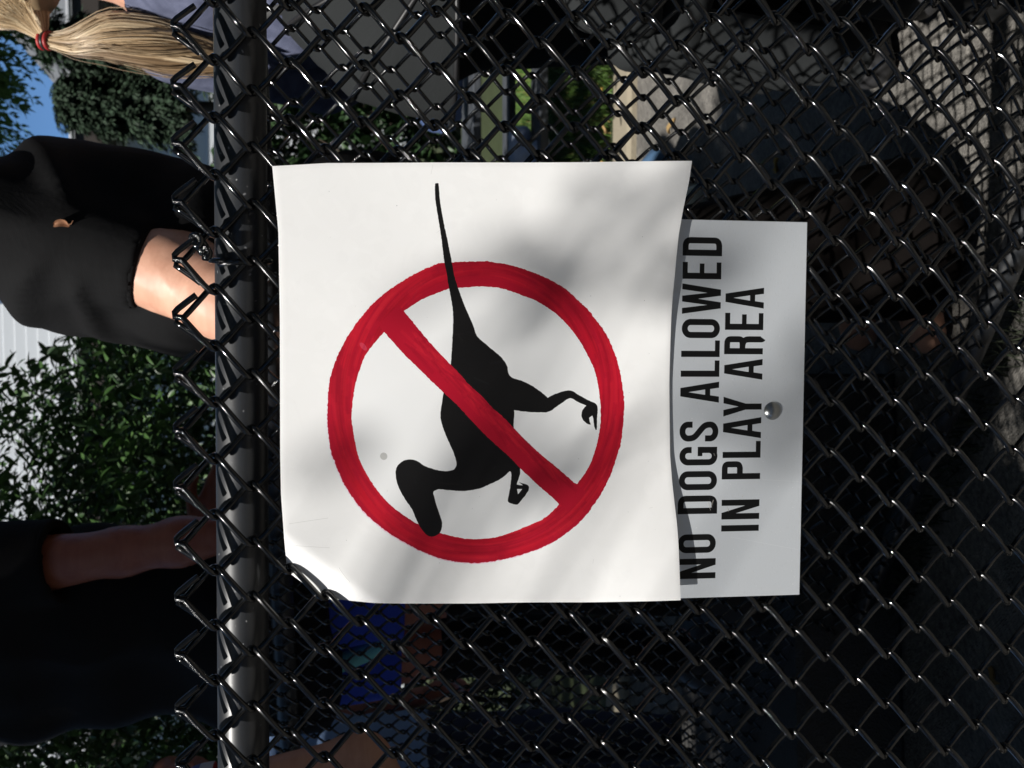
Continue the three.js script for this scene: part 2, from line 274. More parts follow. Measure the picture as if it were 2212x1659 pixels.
const railPaint = mat([1, 1, 1], 0.44, { map: railMap, specularIntensity: 1, clearcoat: 0.5, clearcoatRoughness: 0.26 });
function pipe(x0, x1, y, z, r, parent, name, material) {
  const g = new THREE.CylinderGeometry(r, r, x1 - x0, 40, 1, false); g.rotateZ(Math.PI / 2); g.translate((x0 + x1) / 2, y, z);
  const p = g.attributes.position, uv = g.attributes.uv;
  for (let i = 0; i < p.count; i++) uv.setXY(i, p.getX(i) / 1.1, Math.atan2(p.getY(i) - y, p.getZ(i) - z) / (2 * Math.PI) + 0.5);
  return part(name, g, material, parent);
}
function post(x, z, h, parent) {
  const p = part('post', new THREE.CylinderGeometry(0.03, 0.03, h, 28).translate(x, h / 2, z), railPaint, parent);
  part('post_cap', new THREE.SphereGeometry(0.033, 20, 10, 0, Math.PI * 2, 0, Math.PI / 2).translate(x, h, z), vinyl, p);
}
{
  const pick = seeded(8), fence = thing('front_fence', 'black chain-link fence carrying the two signs on its mesh', 'fence');
  // the fabric sags and leans a little towards the lower right
  const sway = (x, y) => { const dn = sstep(1.05, 0.55, y), k = sstep(0, 0.28, x); return [0.0095 * dn * k + 0.0011 * noise(x * 9, y * 9), 0.0011 * noise(x * 8 + 9, y * 8) - 0.0008 * k, 0.0035 * sstep(1.1, 0.6, y) * noise(x * 2.5, y * 2.5 + 4)]; };
  for (let j = -24; j <= 21; j++) {
    const xt = 0.0076 + j * MESH_W, near = Math.abs(xt) < 0.4;
    for (const hand of [1, -1]) {
      const r = WIRE * (0.97 + 0.06 * pick()), top = tube(wirePath(xt, hand, near ? 0.30 : 0.06, near ? 26 : 14, sway), r, near ? 9 : 5);
      // the foot of a wire, coarser
      const foot = near && tube(wirePath(xt, hand, 0.06, 14, sway).filter((q) => q.y < 0.302), r, 5);
      part('wire', foot ? mergeGeometries([top, foot]) : top, coats[Math.floor(pick() * 4)], fence);
    }
  }
  pipe(-1.06, 0.94, 1.1372, -0.0292, 0.0208, fence, 'top_rail', railPaint);
  pipe(-1.06, 0.94, 0.075, -0.0292, 0.0208, fence, 'bottom_rail', railPaint);
  post(-1.09, -0.0292, 1.2, fence); post(0.975, -0.03, 1.24, fence);
  // a tie of plain wire round rail and mesh, its ends twisted together
  const ring = []; for (let i = 0; i <= 30; i++) { const a = i / 30 * 2 * Math.PI * 1.04 + 0.4; ring.push(V(0.095 + 0.004 * Math.sin(a * 0.5), 1.1372 + 0.0236 * Math.sin(a), -0.0255 + 0.0285 * Math.cos(a))); }
  part('wire_tie', tube(ring, 0.0024, 8), vinyl, fence);
  const twist = []; for (let i = 0; i <= 26; i++) { const a = i * 0.8; twist.push(V(0.098 + i * 0.0006 + 0.003 * Math.cos(a), 1.158 + i * 0.0004 + 0.003 * Math.sin(a), 0.006 + 0.002 * Math.sin(a * 0.5))); }
  part('tie_twist', tube(twist, 0.0026, 7), vinyl, fence);
}
{
  // runs off behind, from the corner at the right, getting farther to the left
  const fence = thing('rear_fence', 'black chain-link fence slanting away behind the signs', 'fence', [0.94, 0, -0.022], Math.atan(0.70));
  fence.rotation.y = -Math.atan(0.70);
  const a = tube(wirePath(0, 1, 0.09, 16, null, 1.2), WIRE, 6), b = tube(wirePath(0, -1, 0.09, 16, null, 1.2), WIRE, 6);
  for (let j = 1; j <= 74; j++) for (const g of [a, b]) { const w = part('wire', g, coats[(j * 7 + (g === a ? 1 : 0)) % 4], fence); w.position.x = -j * MESH_W + 0.01; }
  pipe(-3.3, -0.03, 1.168, -0.029, 0.0208, fence, 'top_rail', railPaint);
  pipe(-3.3, -0.03, 0.085, -0.029, 0.0208, fence, 'bottom_rail', railPaint);
  post(-3.34, -0.029, 1.22, fence);
}

// ---------- the signs ----------
{
  // art is in millimetres of the sheet itself: x from -200 to 200, y from 760 to 1130
  const X0 = -190, X1 = 192, Y0 = 768, Y1 = 1118, S = 2048;
  const c = document.createElement('canvas'); c.width = S; c.height = S; const g = c.getContext('2d'), R = seeded(5);
  const px = (x) => (x - X0) / (X1 - X0) * S, py = (y) => (Y1 - y) / (Y1 - Y0) * S, mm = S / (X1 - X0);
  const path = (pts, wob = 0, close = true) => { // smooth closed outline with a brush's unsteady edge
    const out = [];
    for (let i = 0; i < pts.length; i++) { const p0 = pts[(i - 1 + pts.length) % pts.length], p1 = pts[i], p2 = pts[(i + 1) % pts.length], p3 = pts[(i + 2) % pts.length];
      const len = Math.hypot(p2[0] - p1[0], p2[1] - p1[1]), sharp = (a, b, c2) => { const u = [b[0] - a[0], b[1] - a[1]], w = [c2[0] - b[0], c2[1] - b[1]]; return (u[0] * w[0] + u[1] * w[1]) / (Math.hypot(...u) * Math.hypot(...w) + 1e-9) < 0.45; };
      const s1 = sharp(p0, p1, p2) ? 0 : 0.5, s2 = sharp(p1, p2, p3) ? 0 : 0.5, n = Math.max(2, Math.round(len / 1.2));
      for (let k = 0; k < n; k++) { const t = k / n, t2 = t * t, t3 = t2 * t;
        const h = (a) => { const m1 = s1 * (p2[a] - p0[a]) * Math.min(1, 2 * len / (len + Math.hypot(p1[0] - p0[0], p1[1] - p0[1]))), m2 = s2 * (p3[a] - p1[a]) * Math.min(1, 2 * len / (len + Math.hypot(p3[0] - p2[0], p3[1] - p2[1]))); return (2 * t3 - 3 * t2 + 1) * p1[a] + (t3 - 2 * t2 + t) * m1 + (-2 * t3 + 3 * t2) * p2[a] + (t3 - t2) * m2; };
        out.push([h(0), h(1)]); } }
    g.beginPath(); out.forEach(([x, y], i) => { const w = wob * noise(x * 0.5, y * 0.5), w2 = wob * noise(x * 0.5 + 40, y * 0.5); g[i ? 'lineTo' : 'moveTo'](px(x + w), py(y + w2)); }); if (close) g.closePath();
  };
  g.fillStyle = '#ebebea'; g.fillRect(0, 0, S, S);
  for (let i = 0; i < 900; i++) { const v = R() < 0.5 ? 225 : 240; g.fillStyle = `rgba(${v},${v},${v},0.10)`; g.beginPath(); g.ellipse(R() * S, R() * S, 10 + R() * 60, 5 + R() * 30, R() * 3, 0, 7); g.fill(); }
  const brush = (colours, n) => { for (let i = 0; i < n; i++) { const a = R() * 6.283, r = (97 + R() * 34) * mm, cx = px(-10.5), cy = py(947); g.strokeStyle = colours[Math.floor(R() * colours.length)]; g.lineWidth = (0.6 + R() * 3.5) * mm; g.beginPath(); g.arc(cx, cy, r, a, a + 0.1 + R() * 0.45); g.stroke(); } };
  const red = '#a81129';
  // pale pink ghost of a wiped edge, then the ring
  g.fillStyle = 'rgba(225,120,170,0.35)'; path(RING_OUT.map(([x, y]) => [x - 0.7, y + 0.3]), 0.8); g.fill();
  g.fillStyle = red; path(RING_OUT, 0.7); g.save(); g.fill(); g.clip(); brush(['rgba(205,35,48,0.22)', 'rgba(140,12,32,0.20)', 'rgba(190,20,40,0.25)'], 900); g.restore();
  g.fillStyle = '#e6e7e7'; for (const p of [RING_UPPER, RING_LOWER]) { path(p, 0.5); g.fill(); }
  g.fillStyle = '#141313'; path(LIZARD, 0.25); g.fill();
  g.save(); g.clip(); for (let i = 0; i < 300; i++) { g.strokeStyle = `rgba(${40 + R() * 25},${38 + R() * 20},${36 + R() * 20},0.16)`; g.lineWidth = (0.3 + R() * 1.5) * mm; const x = R() * S, y = R() * S; g.beginPath(); g.moveTo(x, y); g.lineTo(x + 30 - R() * 60, y + R() * 90); g.stroke(); } g.restore();
  g.fillStyle = '#e6e7e7'; path(LIZARD_HOLE); g.fill();
  g.fillStyle = red; path(BAR, 0.4); g.save(); g.fill(); g.clip();
  for (let i = 0; i < 500; i++) { g.strokeStyle = ['rgba(205,35,48,0.22)', 'rgba(135,10,30,0.22)'][i % 2]; g.lineWidth = (0.5 + R() * 3) * mm; const t = R(), x = px(45 - 110 * t + R() * 24 - 12), y = py(1000 - 120 * t + R() * 24 - 12); g.beginPath(); g.moveTo(x, y); g.lineTo(x - 60 * R() - 40, y + 60 * R() + 50); g.stroke(); } g.restore();
  // creases in the stiff paper, near the tucked corner
  for (const [a, b, d, e] of CREASES) { g.lineWidth = 0.5 * mm; g.strokeStyle = 'rgba(255,255,255,0.9)'; g.beginPath(); g.moveTo(px(a), py(b)); g.quadraticCurveTo(px((a + d) / 2), py((b + e) / 2 + 1), px(d), py(e)); g.stroke(); g.lineWidth = 0.35 * mm; g.strokeStyle = 'rgba(188,188,184,0.8)'; g.beginPath(); g.moveTo(px(a), py(b - 0.5)); g.quadraticCurveTo(px((a + d) / 2), py((b + e) / 2 + 0.5), px(d), py(e - 0.5)); g.stroke(); }
  // a thumb mark, pencil flecks, pink smears
  g.fillStyle = 'rgba(150,150,145,0.55)'; g.beginPath(); g.ellipse(px(-56.9), py(1023.9), 2.9 * mm, 3.1 * mm, 0.4, 0, 7); g.fill();
  g.fillStyle = 'rgba(190,190,186,0.5)'; g.beginPath(); g.ellipse(px(-57.5), py(1024.4), 1.5 * mm, 1.9 * mm, 0.4, 0, 7); g.fill();
  g.fillStyle = 'rgba(225,150,170,0.25)'; g.beginPath(); g.ellipse(px(30), py(1040), 2 * mm, 4 * mm, 0.8, 0, 7); g.fill();
  for (let i = 0; i < 60; i++) { g.fillStyle = `rgba(70,70,70,${0.2 + 0.4 * R()})`; g.beginPath(); g.arc(R() * S, R() * S, 0.5 + R() * 1.3, 0, 7); g.fill(); }
  for (let i = 0; i < 9; i++) { g.strokeStyle = 'rgba(120,120,120,0.35)'; g.lineWidth = 1; const x = R() * S, y = R() * S; g.beginPath(); g.moveTo(x, y); g.lineTo(x + 40 * R(), y + 25 * R()); g.stroke(); }
  const map = new THREE.CanvasTexture(c); map.colorSpace = THREE.SRGBColorSpace; map.anisotropy = 8;
  const along = (e, t) => { const L = [0]; for (let i = 1; i < e.length; i++) L.push(L[i - 1] + Math.hypot(e[i][0] - e[i - 1][0], e[i][1] - e[i - 1][1])); const s = t * L.at(-1); let i = 1; while (i < e.length - 1 && L[i] < s) i++; const k = (s - L[i - 1]) / (L[i] - L[i - 1]); return [e[i - 1][0] + (e[i][0] - e[i - 1][0]) * k, e[i - 1][1] + (e[i][1] - e[i - 1][1]) * k]; };
  // the stiff paper bows: it lies on mesh and plate, its lower corners stand off, its upper left corner is tucked behind a wire
  const depth = (x, y) => {
    let z = 0.0108 + 0.0012 * noise(x * 8, y * 8) + 0.0022 * sstep(0.97, 0.80, y) * (0.4 + 0.6 * Math.cos(x * 8)) ;
    z += sstep(0.93, 0.785, y) * (0.0090 * sstep(-0.055, -0.17, x) + 0.0060 * sstep(0.03, 0.17, x) - 0.0018 * sstep(0.09, 0.0, Math.abs(x - 0.0)));
    const past = -0.789 * (x + 0.161) + 0.614 * (y - 1.0848), k = sstep(-0.026, -0.002, past);
    return z * (1 - k) + 0.0001 * k;
  };
  // beyond the wire the corner is folded back through the mesh
  const folded = (x, y) => { const past = -0.789 * (x + 0.161) + 0.614 * (y - 1.0848), q = Math.max(0, past - 0.0005), keep = q * 0.12; return [x + 0.789 * (q - keep), y - 0.614 * (q - keep), depth(x, y) - q * 0.97]; };
  const N = 72, pos = [], uv = [], idx = [];
  const P00 = EDGE_TOP.at(-1), P10 = EDGE_TOP[0], P01 = EDGE_LEFT.at(-1), P11 = EDGE_RIGHT.at(-1);
  for (const back of [0, 1]) for (let j = 0; j <= N; j++) for (let i = 0; i <= N; i++) {
    const u = i / N, v = j / N, t = along(EDGE_TOP, 1 - u), b = along(EDGE_BOTTOM, 1 - u), l = along(EDGE_LEFT, v), r = along(EDGE_RIGHT, v);
    const q = [0, 1].map((k) => (1 - v) * t[k] + v * b[k] + (1 - u) * l[k] + u * r[k] - (1 - u) * (1 - v) * P00[k] - u * (1 - v) * P10[k] - (1 - u) * v * P01[k] - u * v * P11[k]);
    const f = folded(q[0] / 1000, q[1] / 1000); pos.push(f[0], f[1], f[2] - back * 0.0005); uv.push((q[0] - X0) / (X1 - X0), (q[1] - Y0) / (Y1 - Y0));
  }
  const M = N + 1, B = M * M;
  for (let j = 0; j < N; j++) for (let i = 0; i < N; i++) { const a = j * M + i; idx.push(a, a + M, a + 1, a + 1, a + M, a + M + 1, B + a, B + a + 1, B + a + M, B + a + 1, B + a + M + 1, B + a + M); }
  const rim = []; for (let i = 0; i < N; i++) rim.push([i, i + 1], [N * M + i + 1, N * M + i], [(i + 1) * M, i * M], [i * M + N, (i + 1) * M + N]);
  for (const [a, b] of rim) idx.push(a, b, B + a, b, B + b, B + a);
  const paper = part(numbered('painted_sign'), geometryOf(pos, idx, uv), mat([1, 1, 1], 0.42, { map, specularIntensity: 0.5, side: THREE.DoubleSide }), scene);
  tag(paper, 'white paper sign with black dinosaur silhouette crossed out by red ring', 'sign');
}
{
  const W = 0.3137, H = 0.2032, X = -0.1784, Y = 0.6732, S = 2048;
  const c = document.createElement('canvas'); c.width = S; c.height = 1340; const g = c.getContext('2d'), R = seeded(21);
  const mx = S / (W * 1000), my = 1340 / (H * 1000), px = (x) => (x - X * 1000) * mx, py = (y) => 1340 - (y - Y * 1000) * my;
  g.fillStyle = '#cfd4d9'; g.fillRect(0, 0, S, S);
  for (let i = 0; i < 9000; i++) { const v = R() < 0.5 ? 255 : 120; g.fillStyle = `rgba(${v},${v},${v},${0.03 + 0.10 * R()})`; g.fillRect(R() * S, R() * S, 2 + R() * 14, 1 + R() * 1.5); }
  for (let i = 0; i < 500; i++) { g.fillStyle = `rgba(255,255,255,${0.2 + 0.5 * R()})`; g.beginPath(); g.arc(R() * S, R() * S, 0.8 + R() * 1.6, 0, 7); g.fill(); }
  g.fillStyle = '#0b0c0d'; g.strokeStyle = '#0b0c0d';
  const T = 5.0; // width of a stroke, mm
  for (const [ch, l, r, b, t] of LETTERS) {
    const w = r - l, h = t - b, P = (pts) => { g.beginPath(); pts.forEach(([x, y], i) => g[i ? 'lineTo' : 'moveTo'](px(l + x), py(b + y))); g.closePath(); g.fill(); };
    const line = (draw) => { g.lineWidth = T * mx; g.lineJoin = 'miter'; g.lineCap = 'butt'; g.beginPath(); draw(); g.stroke(); };
    const to = (x, y, f = 'lineTo') => g[f](px(l + x), py(b + y)), cv = (x1, y1, x2, y2, x, y) => g.bezierCurveTo(px(l + x1), py(b + y1), px(l + x2), py(b + y2), px(l + x), py(b + y)), k = T / 2, q = w - k;
    if (ch === 'I') P([[0, 0], [w, 0], [w, h], [0, h]]);
    if (ch === 'L') P([[0, 0], [w, 0], [w, T * 0.82], [T, T * 0.82], [T, h], [0, h]]);
    if (ch === 'E') P([[0, 0], [w, 0], [w, T * 0.8], [T, T * 0.8], [T, h * 0.44], [w * 0.92, h * 0.44], [w * 0.92, h * 0.56], [T, h * 0.56], [T, h - T * 0.85], [w, h - T * 0.85], [w, h], [0, h]]);
    if (ch === 'N') P([[0, 0], [T, 0], [T, h * 0.63], [w - T * 1.1, 0], [w, 0], [w, h], [w - T, h], [w - T, h * 0.37], [T * 1.1, h], [0, h]]);
    if (ch === 'A') { g.beginPath(); [[0, 0], [T * 1.0, 0], [w * 0.35, h * 0.23], [w * 0.65, h * 0.23], [w - T, 0], [w, 0], [w * 0.70, h], [w * 0.30, h]].forEach(([x, y], i) => to(x, y, i ? 'lineTo' : 'moveTo')); g.closePath(); [[w * 0.37, h * 0.36], [w * 0.5, h * 0.80], [w * 0.63, h * 0.36]].forEach(([x, y], i) => to(x, y, i ? 'lineTo' : 'moveTo')); g.closePath(); g.fill('evenodd'); }
    if (ch === 'W') P([[w * 0.19, 0], [w * 0.39, 0], [w * 0.5, h * 0.60], [w * 0.61, 0], [w * 0.81, 0], [w, h], [w - T * 0.95, h], [w * 0.70, h * 0.34], [w * 0.595, h], [w * 0.405, h], [w * 0.30, h * 0.34], [T * 0.95, h], [0, h]]);
    if (ch === 'Y') P([[w / 2 - k, 0], [w / 2 + k, 0], [w / 2 + k, h * 0.42], [w, h], [w - T * 1.08, h], [w / 2, h * 0.60], [T * 1.08, h], [0, h], [w / 2 - k, h * 0.42]]);
    if (ch === 'O') line(() => { const m = h * 0.24; to(k, m, 'moveTo'); to(k, h - m); cv(k, h - k * 0.4, q, h - k * 0.4, q, h - m); to(q, m); cv(q, k * 0.4, k, k * 0.4, k, m); g.closePath(); });
    if (ch === 'D') line(() => { const m = h * 0.2; to(k, k * 0.85, 'moveTo'); to(k, h - k * 0.85); to(w * 0.5, h - k * 0.85); cv(w * 0.8, h - k * 0.85, q, h - m * 0.7, q, h - m); to(q, m); cv(q, m * 0.7, w * 0.8, k * 0.85, w * 0.5, k * 0.85); g.closePath(); });
    if (ch === 'P' || ch === 'R') {
      line(() => { to(k, 0, 'moveTo'); to(k, h - k * 0.85); to(w * 0.5, h - k * 0.85); cv(w * 0.85, h - k * 0.85, q, h * 0.9, q, h * 0.76); to(q, h * 0.70); cv(q, h * 0.58, w * 0.85, h * 0.535, w * 0.5, h * 0.535); to(k, h * 0.535); });
      if (ch === 'R') line(() => { to(w * 0.45, h * 0.535, 'moveTo'); cv(w * 0.8, h * 0.52, q, h * 0.45, q, h * 0.34); to(q, h * 0.06); cv(q, h * 0.03, q + 0.3, h * 0.01, q + 0.8, 0); });
    }
    if (ch === 'G') { line(() => { const m = h * 0.24; to(q, h * 0.68, 'moveTo'); to(q, h - m); cv(q, h - k * 0.4, k, h - k * 0.4, k, h - m); to(k, m); cv(k, k * 0.4, q, k * 0.4, q, m); to(q, h * 0.46); }); P([[w * 0.5, h * 0.40], [w, h * 0.40], [w, h * 0.52], [w * 0.5, h * 0.52]]); P([[w - T, 0.6], [w, 0.6], [w, h * 0.5], [w - T, h * 0.5]]); }
    if (ch === 'S') line(() => { to(q, h * 0.67, 'moveTo'); to(q, h * 0.78); cv(q, h - k * 0.3, k, h - k * 0.3, k, h * 0.77); cv(k, h * 0.6, w * 0.32, h * 0.57, w * 0.5, h * 0.49); cv(w * 0.72, h * 0.4, q, h * 0.36, q, h * 0.22); cv(q, k * 0.3, k, k * 0.3, k, h * 0.22); to(k, h * 0.34); });
  }
  // scratches through the print
  for (const [x, y, dx, dy, n] of [[-97, 750, -8, 3, 5], [-106, 752, 12, 4, 3], [-60, 749, 3, 3, 3], [-107, 736, 8, 3, 3], [-95, 725, 3, -1, 2]]) for (let i = 0; i < n; i++) { g.strokeStyle = i % 2 ? 'rgba(215,212,205,0.8)' : 'rgba(150,140,130,0.5)'; g.lineWidth = (0.12 + R() * 0.25) * mx; g.beginPath(); g.moveTo(px(x + R()), py(y + R())); g.lineTo(px(x + dx * (0.3 + R() * 0.7)), py(y + dy * (0.3 + R() * 0.7))); g.stroke(); }
  g.strokeStyle = 'rgba(235,238,240,0.5)'; g.lineWidth = 0.25 * mx; for (const [a, b, d, e] of [[-128, 735, -140, 675], [-80, 708, -82, 676], [95, 745, 96, 738]]) { g.beginPath(); g.moveTo(px(a), py(b)); g.lineTo(px(d), py(e)); g.stroke(); }
  const map = new THREE.CanvasTexture(c); map.colorSpace = THREE.SRGBColorSpace; map.anisotropy = 8;
  const fleck = noiseTexture(512, (u, v, i, j) => { const n = 0.5 + 0.5 * loop(u, v, 160, 2) + 0.15 * loop(u, v, 6, 3); return [n, n, n]; }, false, 1);
  const sign = thing('metal_sign', 'silver aluminium plate lettered no dogs allowed in play area', 'sign', [X, Y, 0.0086]);
  const shape = new THREE.Shape(); shape.moveTo(0, 0); shape.lineTo(W, 0); shape.lineTo(W, H); shape.lineTo(0, H); shape.closePath();
  const plate = new THREE.ExtrudeGeometry(shape, { depth: 0.0012, bevelEnabled: true, bevelThickness: 0.0002, bevelSize: 0.0003, bevelSegments: 1 });
  { const p = plate.attributes.position, u = plate.attributes.uv; for (let i = 0; i < p.count; i++) u.setXY(i, p.getX(i) / W, p.getY(i) / H); plate.translate(0, 0, -0.0012); }
  part('plate', plate, mat([1, 1, 1], 0.5, { map, metalness: 0.45, bumpMap: fleck, bumpScale: 0.00006 }), sign);
  const bolt = part('bolt', new THREE.SphereGeometry(0.0095, 32, 12, 0, Math.PI * 2, 0, 0.92).rotateX(Math.PI / 2).translate(-0.0222 - X, 0.7003 - Y, -0.0052), mat([0.30, 0.31, 0.31], 0.28, { metalness: 0.9 }), sign);
  bolt.userData.label = 'round steel bolt head under the lettering';
}

// ---------- people ----------
const sub = (a, b) => [a[0] - b[0], a[1] - b[1], a[2] - b[2]], add = (a, b, k = 1) => [a[0] + b[0] * k, a[1] + b[1] * k, a[2] + b[2] * k];
const unit = (a) => { const l = Math.hypot(...a) || 1; return [a[0] / l, a[1] / l, a[2] / l]; }, cross = (a, b) => [a[1] * b[2] - a[2] * b[1], a[2] * b[0] - a[0] * b[2], a[0] * b[1] - a[1] * b[0]];
// a relaxed hand: palm, four unequal bent fingers, a thumb from the side of the palm
function handBones(wrist, along, side, curl = 0.5, s = 1) {
  const d = unit(along), n = unit(cross(d, side)), w = unit(cross(n, d)), o = [];
  const at = (a, b, c) => [0, 1, 2].map((i) => wrist[i] + (d[i] * a + w[i] * b + n[i] * c) * s);
  o.push([at(-0.02, 0, 0), 0.026 * s, at(0.03, 0, 0), 0.024 * s]);
  for (const b of [-0.024, -0.008, 0.008, 0.024]) o.push([at(0.02, b * 0.7, 0), 0.015 * s, at(0.09, b, 0), 0.0115 * s]);
  [[-0.027, 0.062], [-0.009, 0.076], [0.010, 0.082], [0.028, 0.070]].forEach(([b, l]) => {
    let p = at(0.092, b, 0), ang = curl * 0.5; const q = [0.0092, 0.0086, 0.0078, 0.0068]; let a0 = 0.092, c0 = 0;
    for (let k = 0; k < 3; k++) { const seg = l * [0.45, 0.31, 0.24][k]; a0 += Math.cos(ang) * seg; c0 += Math.sin(ang) * seg; const e = at(a0, b * 1.04, c0); o.push([p, q[k] * s, e, q[k + 1] * s]); p = e; ang += curl * 0.9; }
  });
  let p = at(0.015, 0.026, 0.004); for (const [a, b, c, r, r2] of [[0.05, 0.05, 0.012, 0.0125, 0.0105], [0.08, 0.055, 0.024, 0.0105, 0.0085]]) { const e = at(a, b, c); o.push([p, r * s, e, r2 * s]); p = e; }
  return o;
}
// stands facing local +z; own left is +x; sizes are for 1.75 m
function person(o) {
  const { girth = 1, skin = skinPale, belly = 0 } = o;
  const root = thing('person', o.label, 'person', o.pos, o.turn); root.scale.setScalar(o.s);
  const arms = { L: o.armL ?? [[0.25, 1.14, -0.03], [0.26, 0.90, 0.06]], R: o.armR ?? [[-0.25, 1.14, -0.03], [-0.26, 0.90, 0.06]] };
  const sh = { L: [0.185, 1.42, -0.01], R: [-0.185, 1.42, -0.01] }, G = girth;
  const torso = [[[-0.10, 1.34, 0], 0.105 * G, [0.10, 1.34, 0], 0.105 * G], [[-0.085, 1.20, 0.01 + belly * 0.3], 0.108 * G, [0.085, 1.20, 0.01 + belly * 0.3], 0.108 * G], [[-0.075, 1.06, 0.01 + belly], 0.106 * G, [0.075, 1.06, 0.01 + belly], 0.106 * G], [[-0.085, 0.94, -0.01 + belly * 0.4], 0.115 * G, [0.085, 0.94, -0.01 + belly * 0.4], 0.115 * G], [[-0.15, 1.43, -0.01], 0.062, [0.15, 1.43, -0.01], 0.062], ...(o.extra ?? [])];
  const neck = [[[0, 1.43, -0.015], 0.062, [0, 1.56, 0.0], 0.053]];
  const legs = [1, -1].flatMap((e) => { const f = o.step ?? 0.0, hip = [0.09 * e, 0.92, 0], knee = [0.10 * e, 0.50, 0.03 + f * e], ank = [0.10 * e, 0.085, -0.02 + f * e * 1.5]; return [[hip, 0.092 * G, knee, 0.058], [knee, 0.058, ank, 0.038], [ank, 0.04, [0.115 * e, 0.04, 0.13 + f * e * 1.5], 0.033], [ank, 0.036, [0.10 * e, 0.036, -0.055 + f * e * 1.5], 0.034]]; });
  const ar = o.armScale ?? 1, armBones = Object.entries(arms).flatMap(([k, [el, wr]]) => [[sh[k], 0.062, el, 0.044 * ar], [el, 0.046 * ar, add(el, sub(wr, el), 0.35), 0.045 * ar], [add(el, sub(wr, el), 0.35), 0.045 * ar, wr, 0.029 * (0.5 + ar / 2)]]);
  const all = [...torso, ...neck, ...legs, ...armBones];
  const geos = [surface(capsules(all, 0.03), bounds(all), 0.0125)];
  for (const k of ['L', 'R']) { const [el, wr] = arms[k], hb = handBones(wr, sub(wr, el), o.handSide?.[k] ?? (k === 'L' ? [0, 0, 1] : [0, 0, 1]), o.curl ?? 0.55); geos.push(surface(capsules(hb, 0.008), bounds(hb, 0.012), 0.004)); }
  const head = [[[0, 1.675, -0.025], 0.086, [0, 1.67, 0.022], 0.080], [[0, 1.61, 0.03], 0.062, [0, 1.565, 0.055], 0.036], [[-0.03, 1.605, 0.045], 0.042, [0.03, 1.605, 0.045], 0.042], [[-0.03, 1.675, 0.075], 0.024, [0.03, 1.675, 0.075], 0.024], [[0, 1.655, 0.098], 0.009, [0, 1.615, 0.116], 0.0125], [[-0.013, 1.612, 0.103], 0.009, [0.013, 1.612, 0.103], 0.009], [[-0.02, 1.578, 0.086], 0.009, [0.02, 1.578, 0.086], 0.009], [[-0.018, 1.568, 0.085], 0.0095, [0.018, 1.568, 0.085], 0.0095], [[0, 1.50, -0.005], 0.052, [0, 1.60, 0.0], 0.055], ...[-1, 1].flatMap((e) => [[[0.083 * e, 1.655, -0.005], 0.012, [0.088 * e, 1.63, -0.008], 0.014], [[0.083 * e, 1.615, 0.0], 0.009, [0.085 * e, 1.635, -0.002], 0.01]])];
  const headSdf = capsules(head, 0.018), socket = (x, y, z) => -Math.min(...[-1, 1].map((e) => Math.hypot(x - 0.032 * e, (y - 1.648) * 1.2, z - 0.103) - 0.014));
  geos.push(surface((x, y, z) => Math.max(headSdf(x, y, z), socket(x, y, z)), bounds(head), 0.006));
  part('body', mergeGeometries(geos), skin, root);
  for (const e of [-1, 1]) part('eye', new THREE.SphereGeometry(0.0125, 14, 10).translate(0.032 * e, 1.648, 0.084), eyeWhite, root);
  if (o.hair) { const hs = o.hairThin ?? 0, cap = capsules([[[0, 1.69, -0.028], 0.096 - hs, [0, 1.685, 0.012], 0.088 - hs], [[0, 1.63, -0.035], (hs ? 0.066 : 0.085), [0, 1.57, -0.02], (hs ? 0.036 : 0.055)]], 0.03); const h = part('hair', surface((x, y, z) => Math.max(cap(x, y, z) + 0.005 * noise(x * 60, y * 60, z * 60), (z - 0.055) * 0.8 - (y - 1.70) * 0.9, 1.51 - y), bounds([[[0, 1.69, -0.028], 0.11, [0, 1.54, 0.012], 0.11]]), 0.007), o.hair, root); if (o.hairLabel) h.userData.label = o.hairLabel; }
  // clothes: wider copies of what they cover, cut at cuff, neck and hem, with folds
  const fold = (amp, f, skew) => (x, y, z) => { const w = noise(x * 4, y * 4, z * 4) * 0.6, a = noise((x + y * skew + w * 0.2) * f, (y - x * skew) * f * 0.35, (z - y * skew * 0.8) * f); return amp * (1 - 2 * Math.abs(a)) + amp * 0.5 * noise(x * f * 2, y * f, z * f * 2); };
  const sleeve = o.sleeve ?? 0.72, loose = o.loose ?? 0.02;
  const cuff = Object.fromEntries(Object.entries(arms).map(([k, [el, wr]]) => { const total = sleeve <= 1 ? add(sh[k], sub(el, sh[k]), sleeve) : add(el, sub(wr, el), sleeve - 1); return [k, { end: total, dir: unit(sleeve <= 1 ? sub(el, sh[k]) : sub(wr, el)), el }]; }));
  const tb = [...torso.map(([p, r, q, s]) => [p, r + loose, q, s + loose]), [[0, 1.43, -0.015], 0.07, [0, 1.47, -0.01], 0.064]];
  if ((o.hem ?? 0.88) < 0.82) tb.push([[-0.085, 0.83, -0.005], 0.116 * G + loose, [0.085, 0.83, -0.005], 0.116 * G + loose]);
  const cr = o.cuffR ?? (sleeve <= 1 ? 0.066 : 0.048), slv = {};
  for (const k of ['L', 'R']) { const c = cuff[k], past = add(c.end, c.dir, 0.05); slv[k] = sleeve <= 1 ? [[sh[k], 0.074 + loose * 0.2, past, cr]] : [[sh[k], 0.073 + loose * 0.2, c.el, 0.062], [c.el, 0.062, past, cr]]; }
  const base = capsules(tb, 0.035), sl = Object.fromEntries(['L', 'R'].map((k) => [k, capsules(slv[k], 0.02)])), fd = fold(o.fold ?? 0.006, o.foldF ?? 9, 0.5), hem = o.hem ?? 0.88;
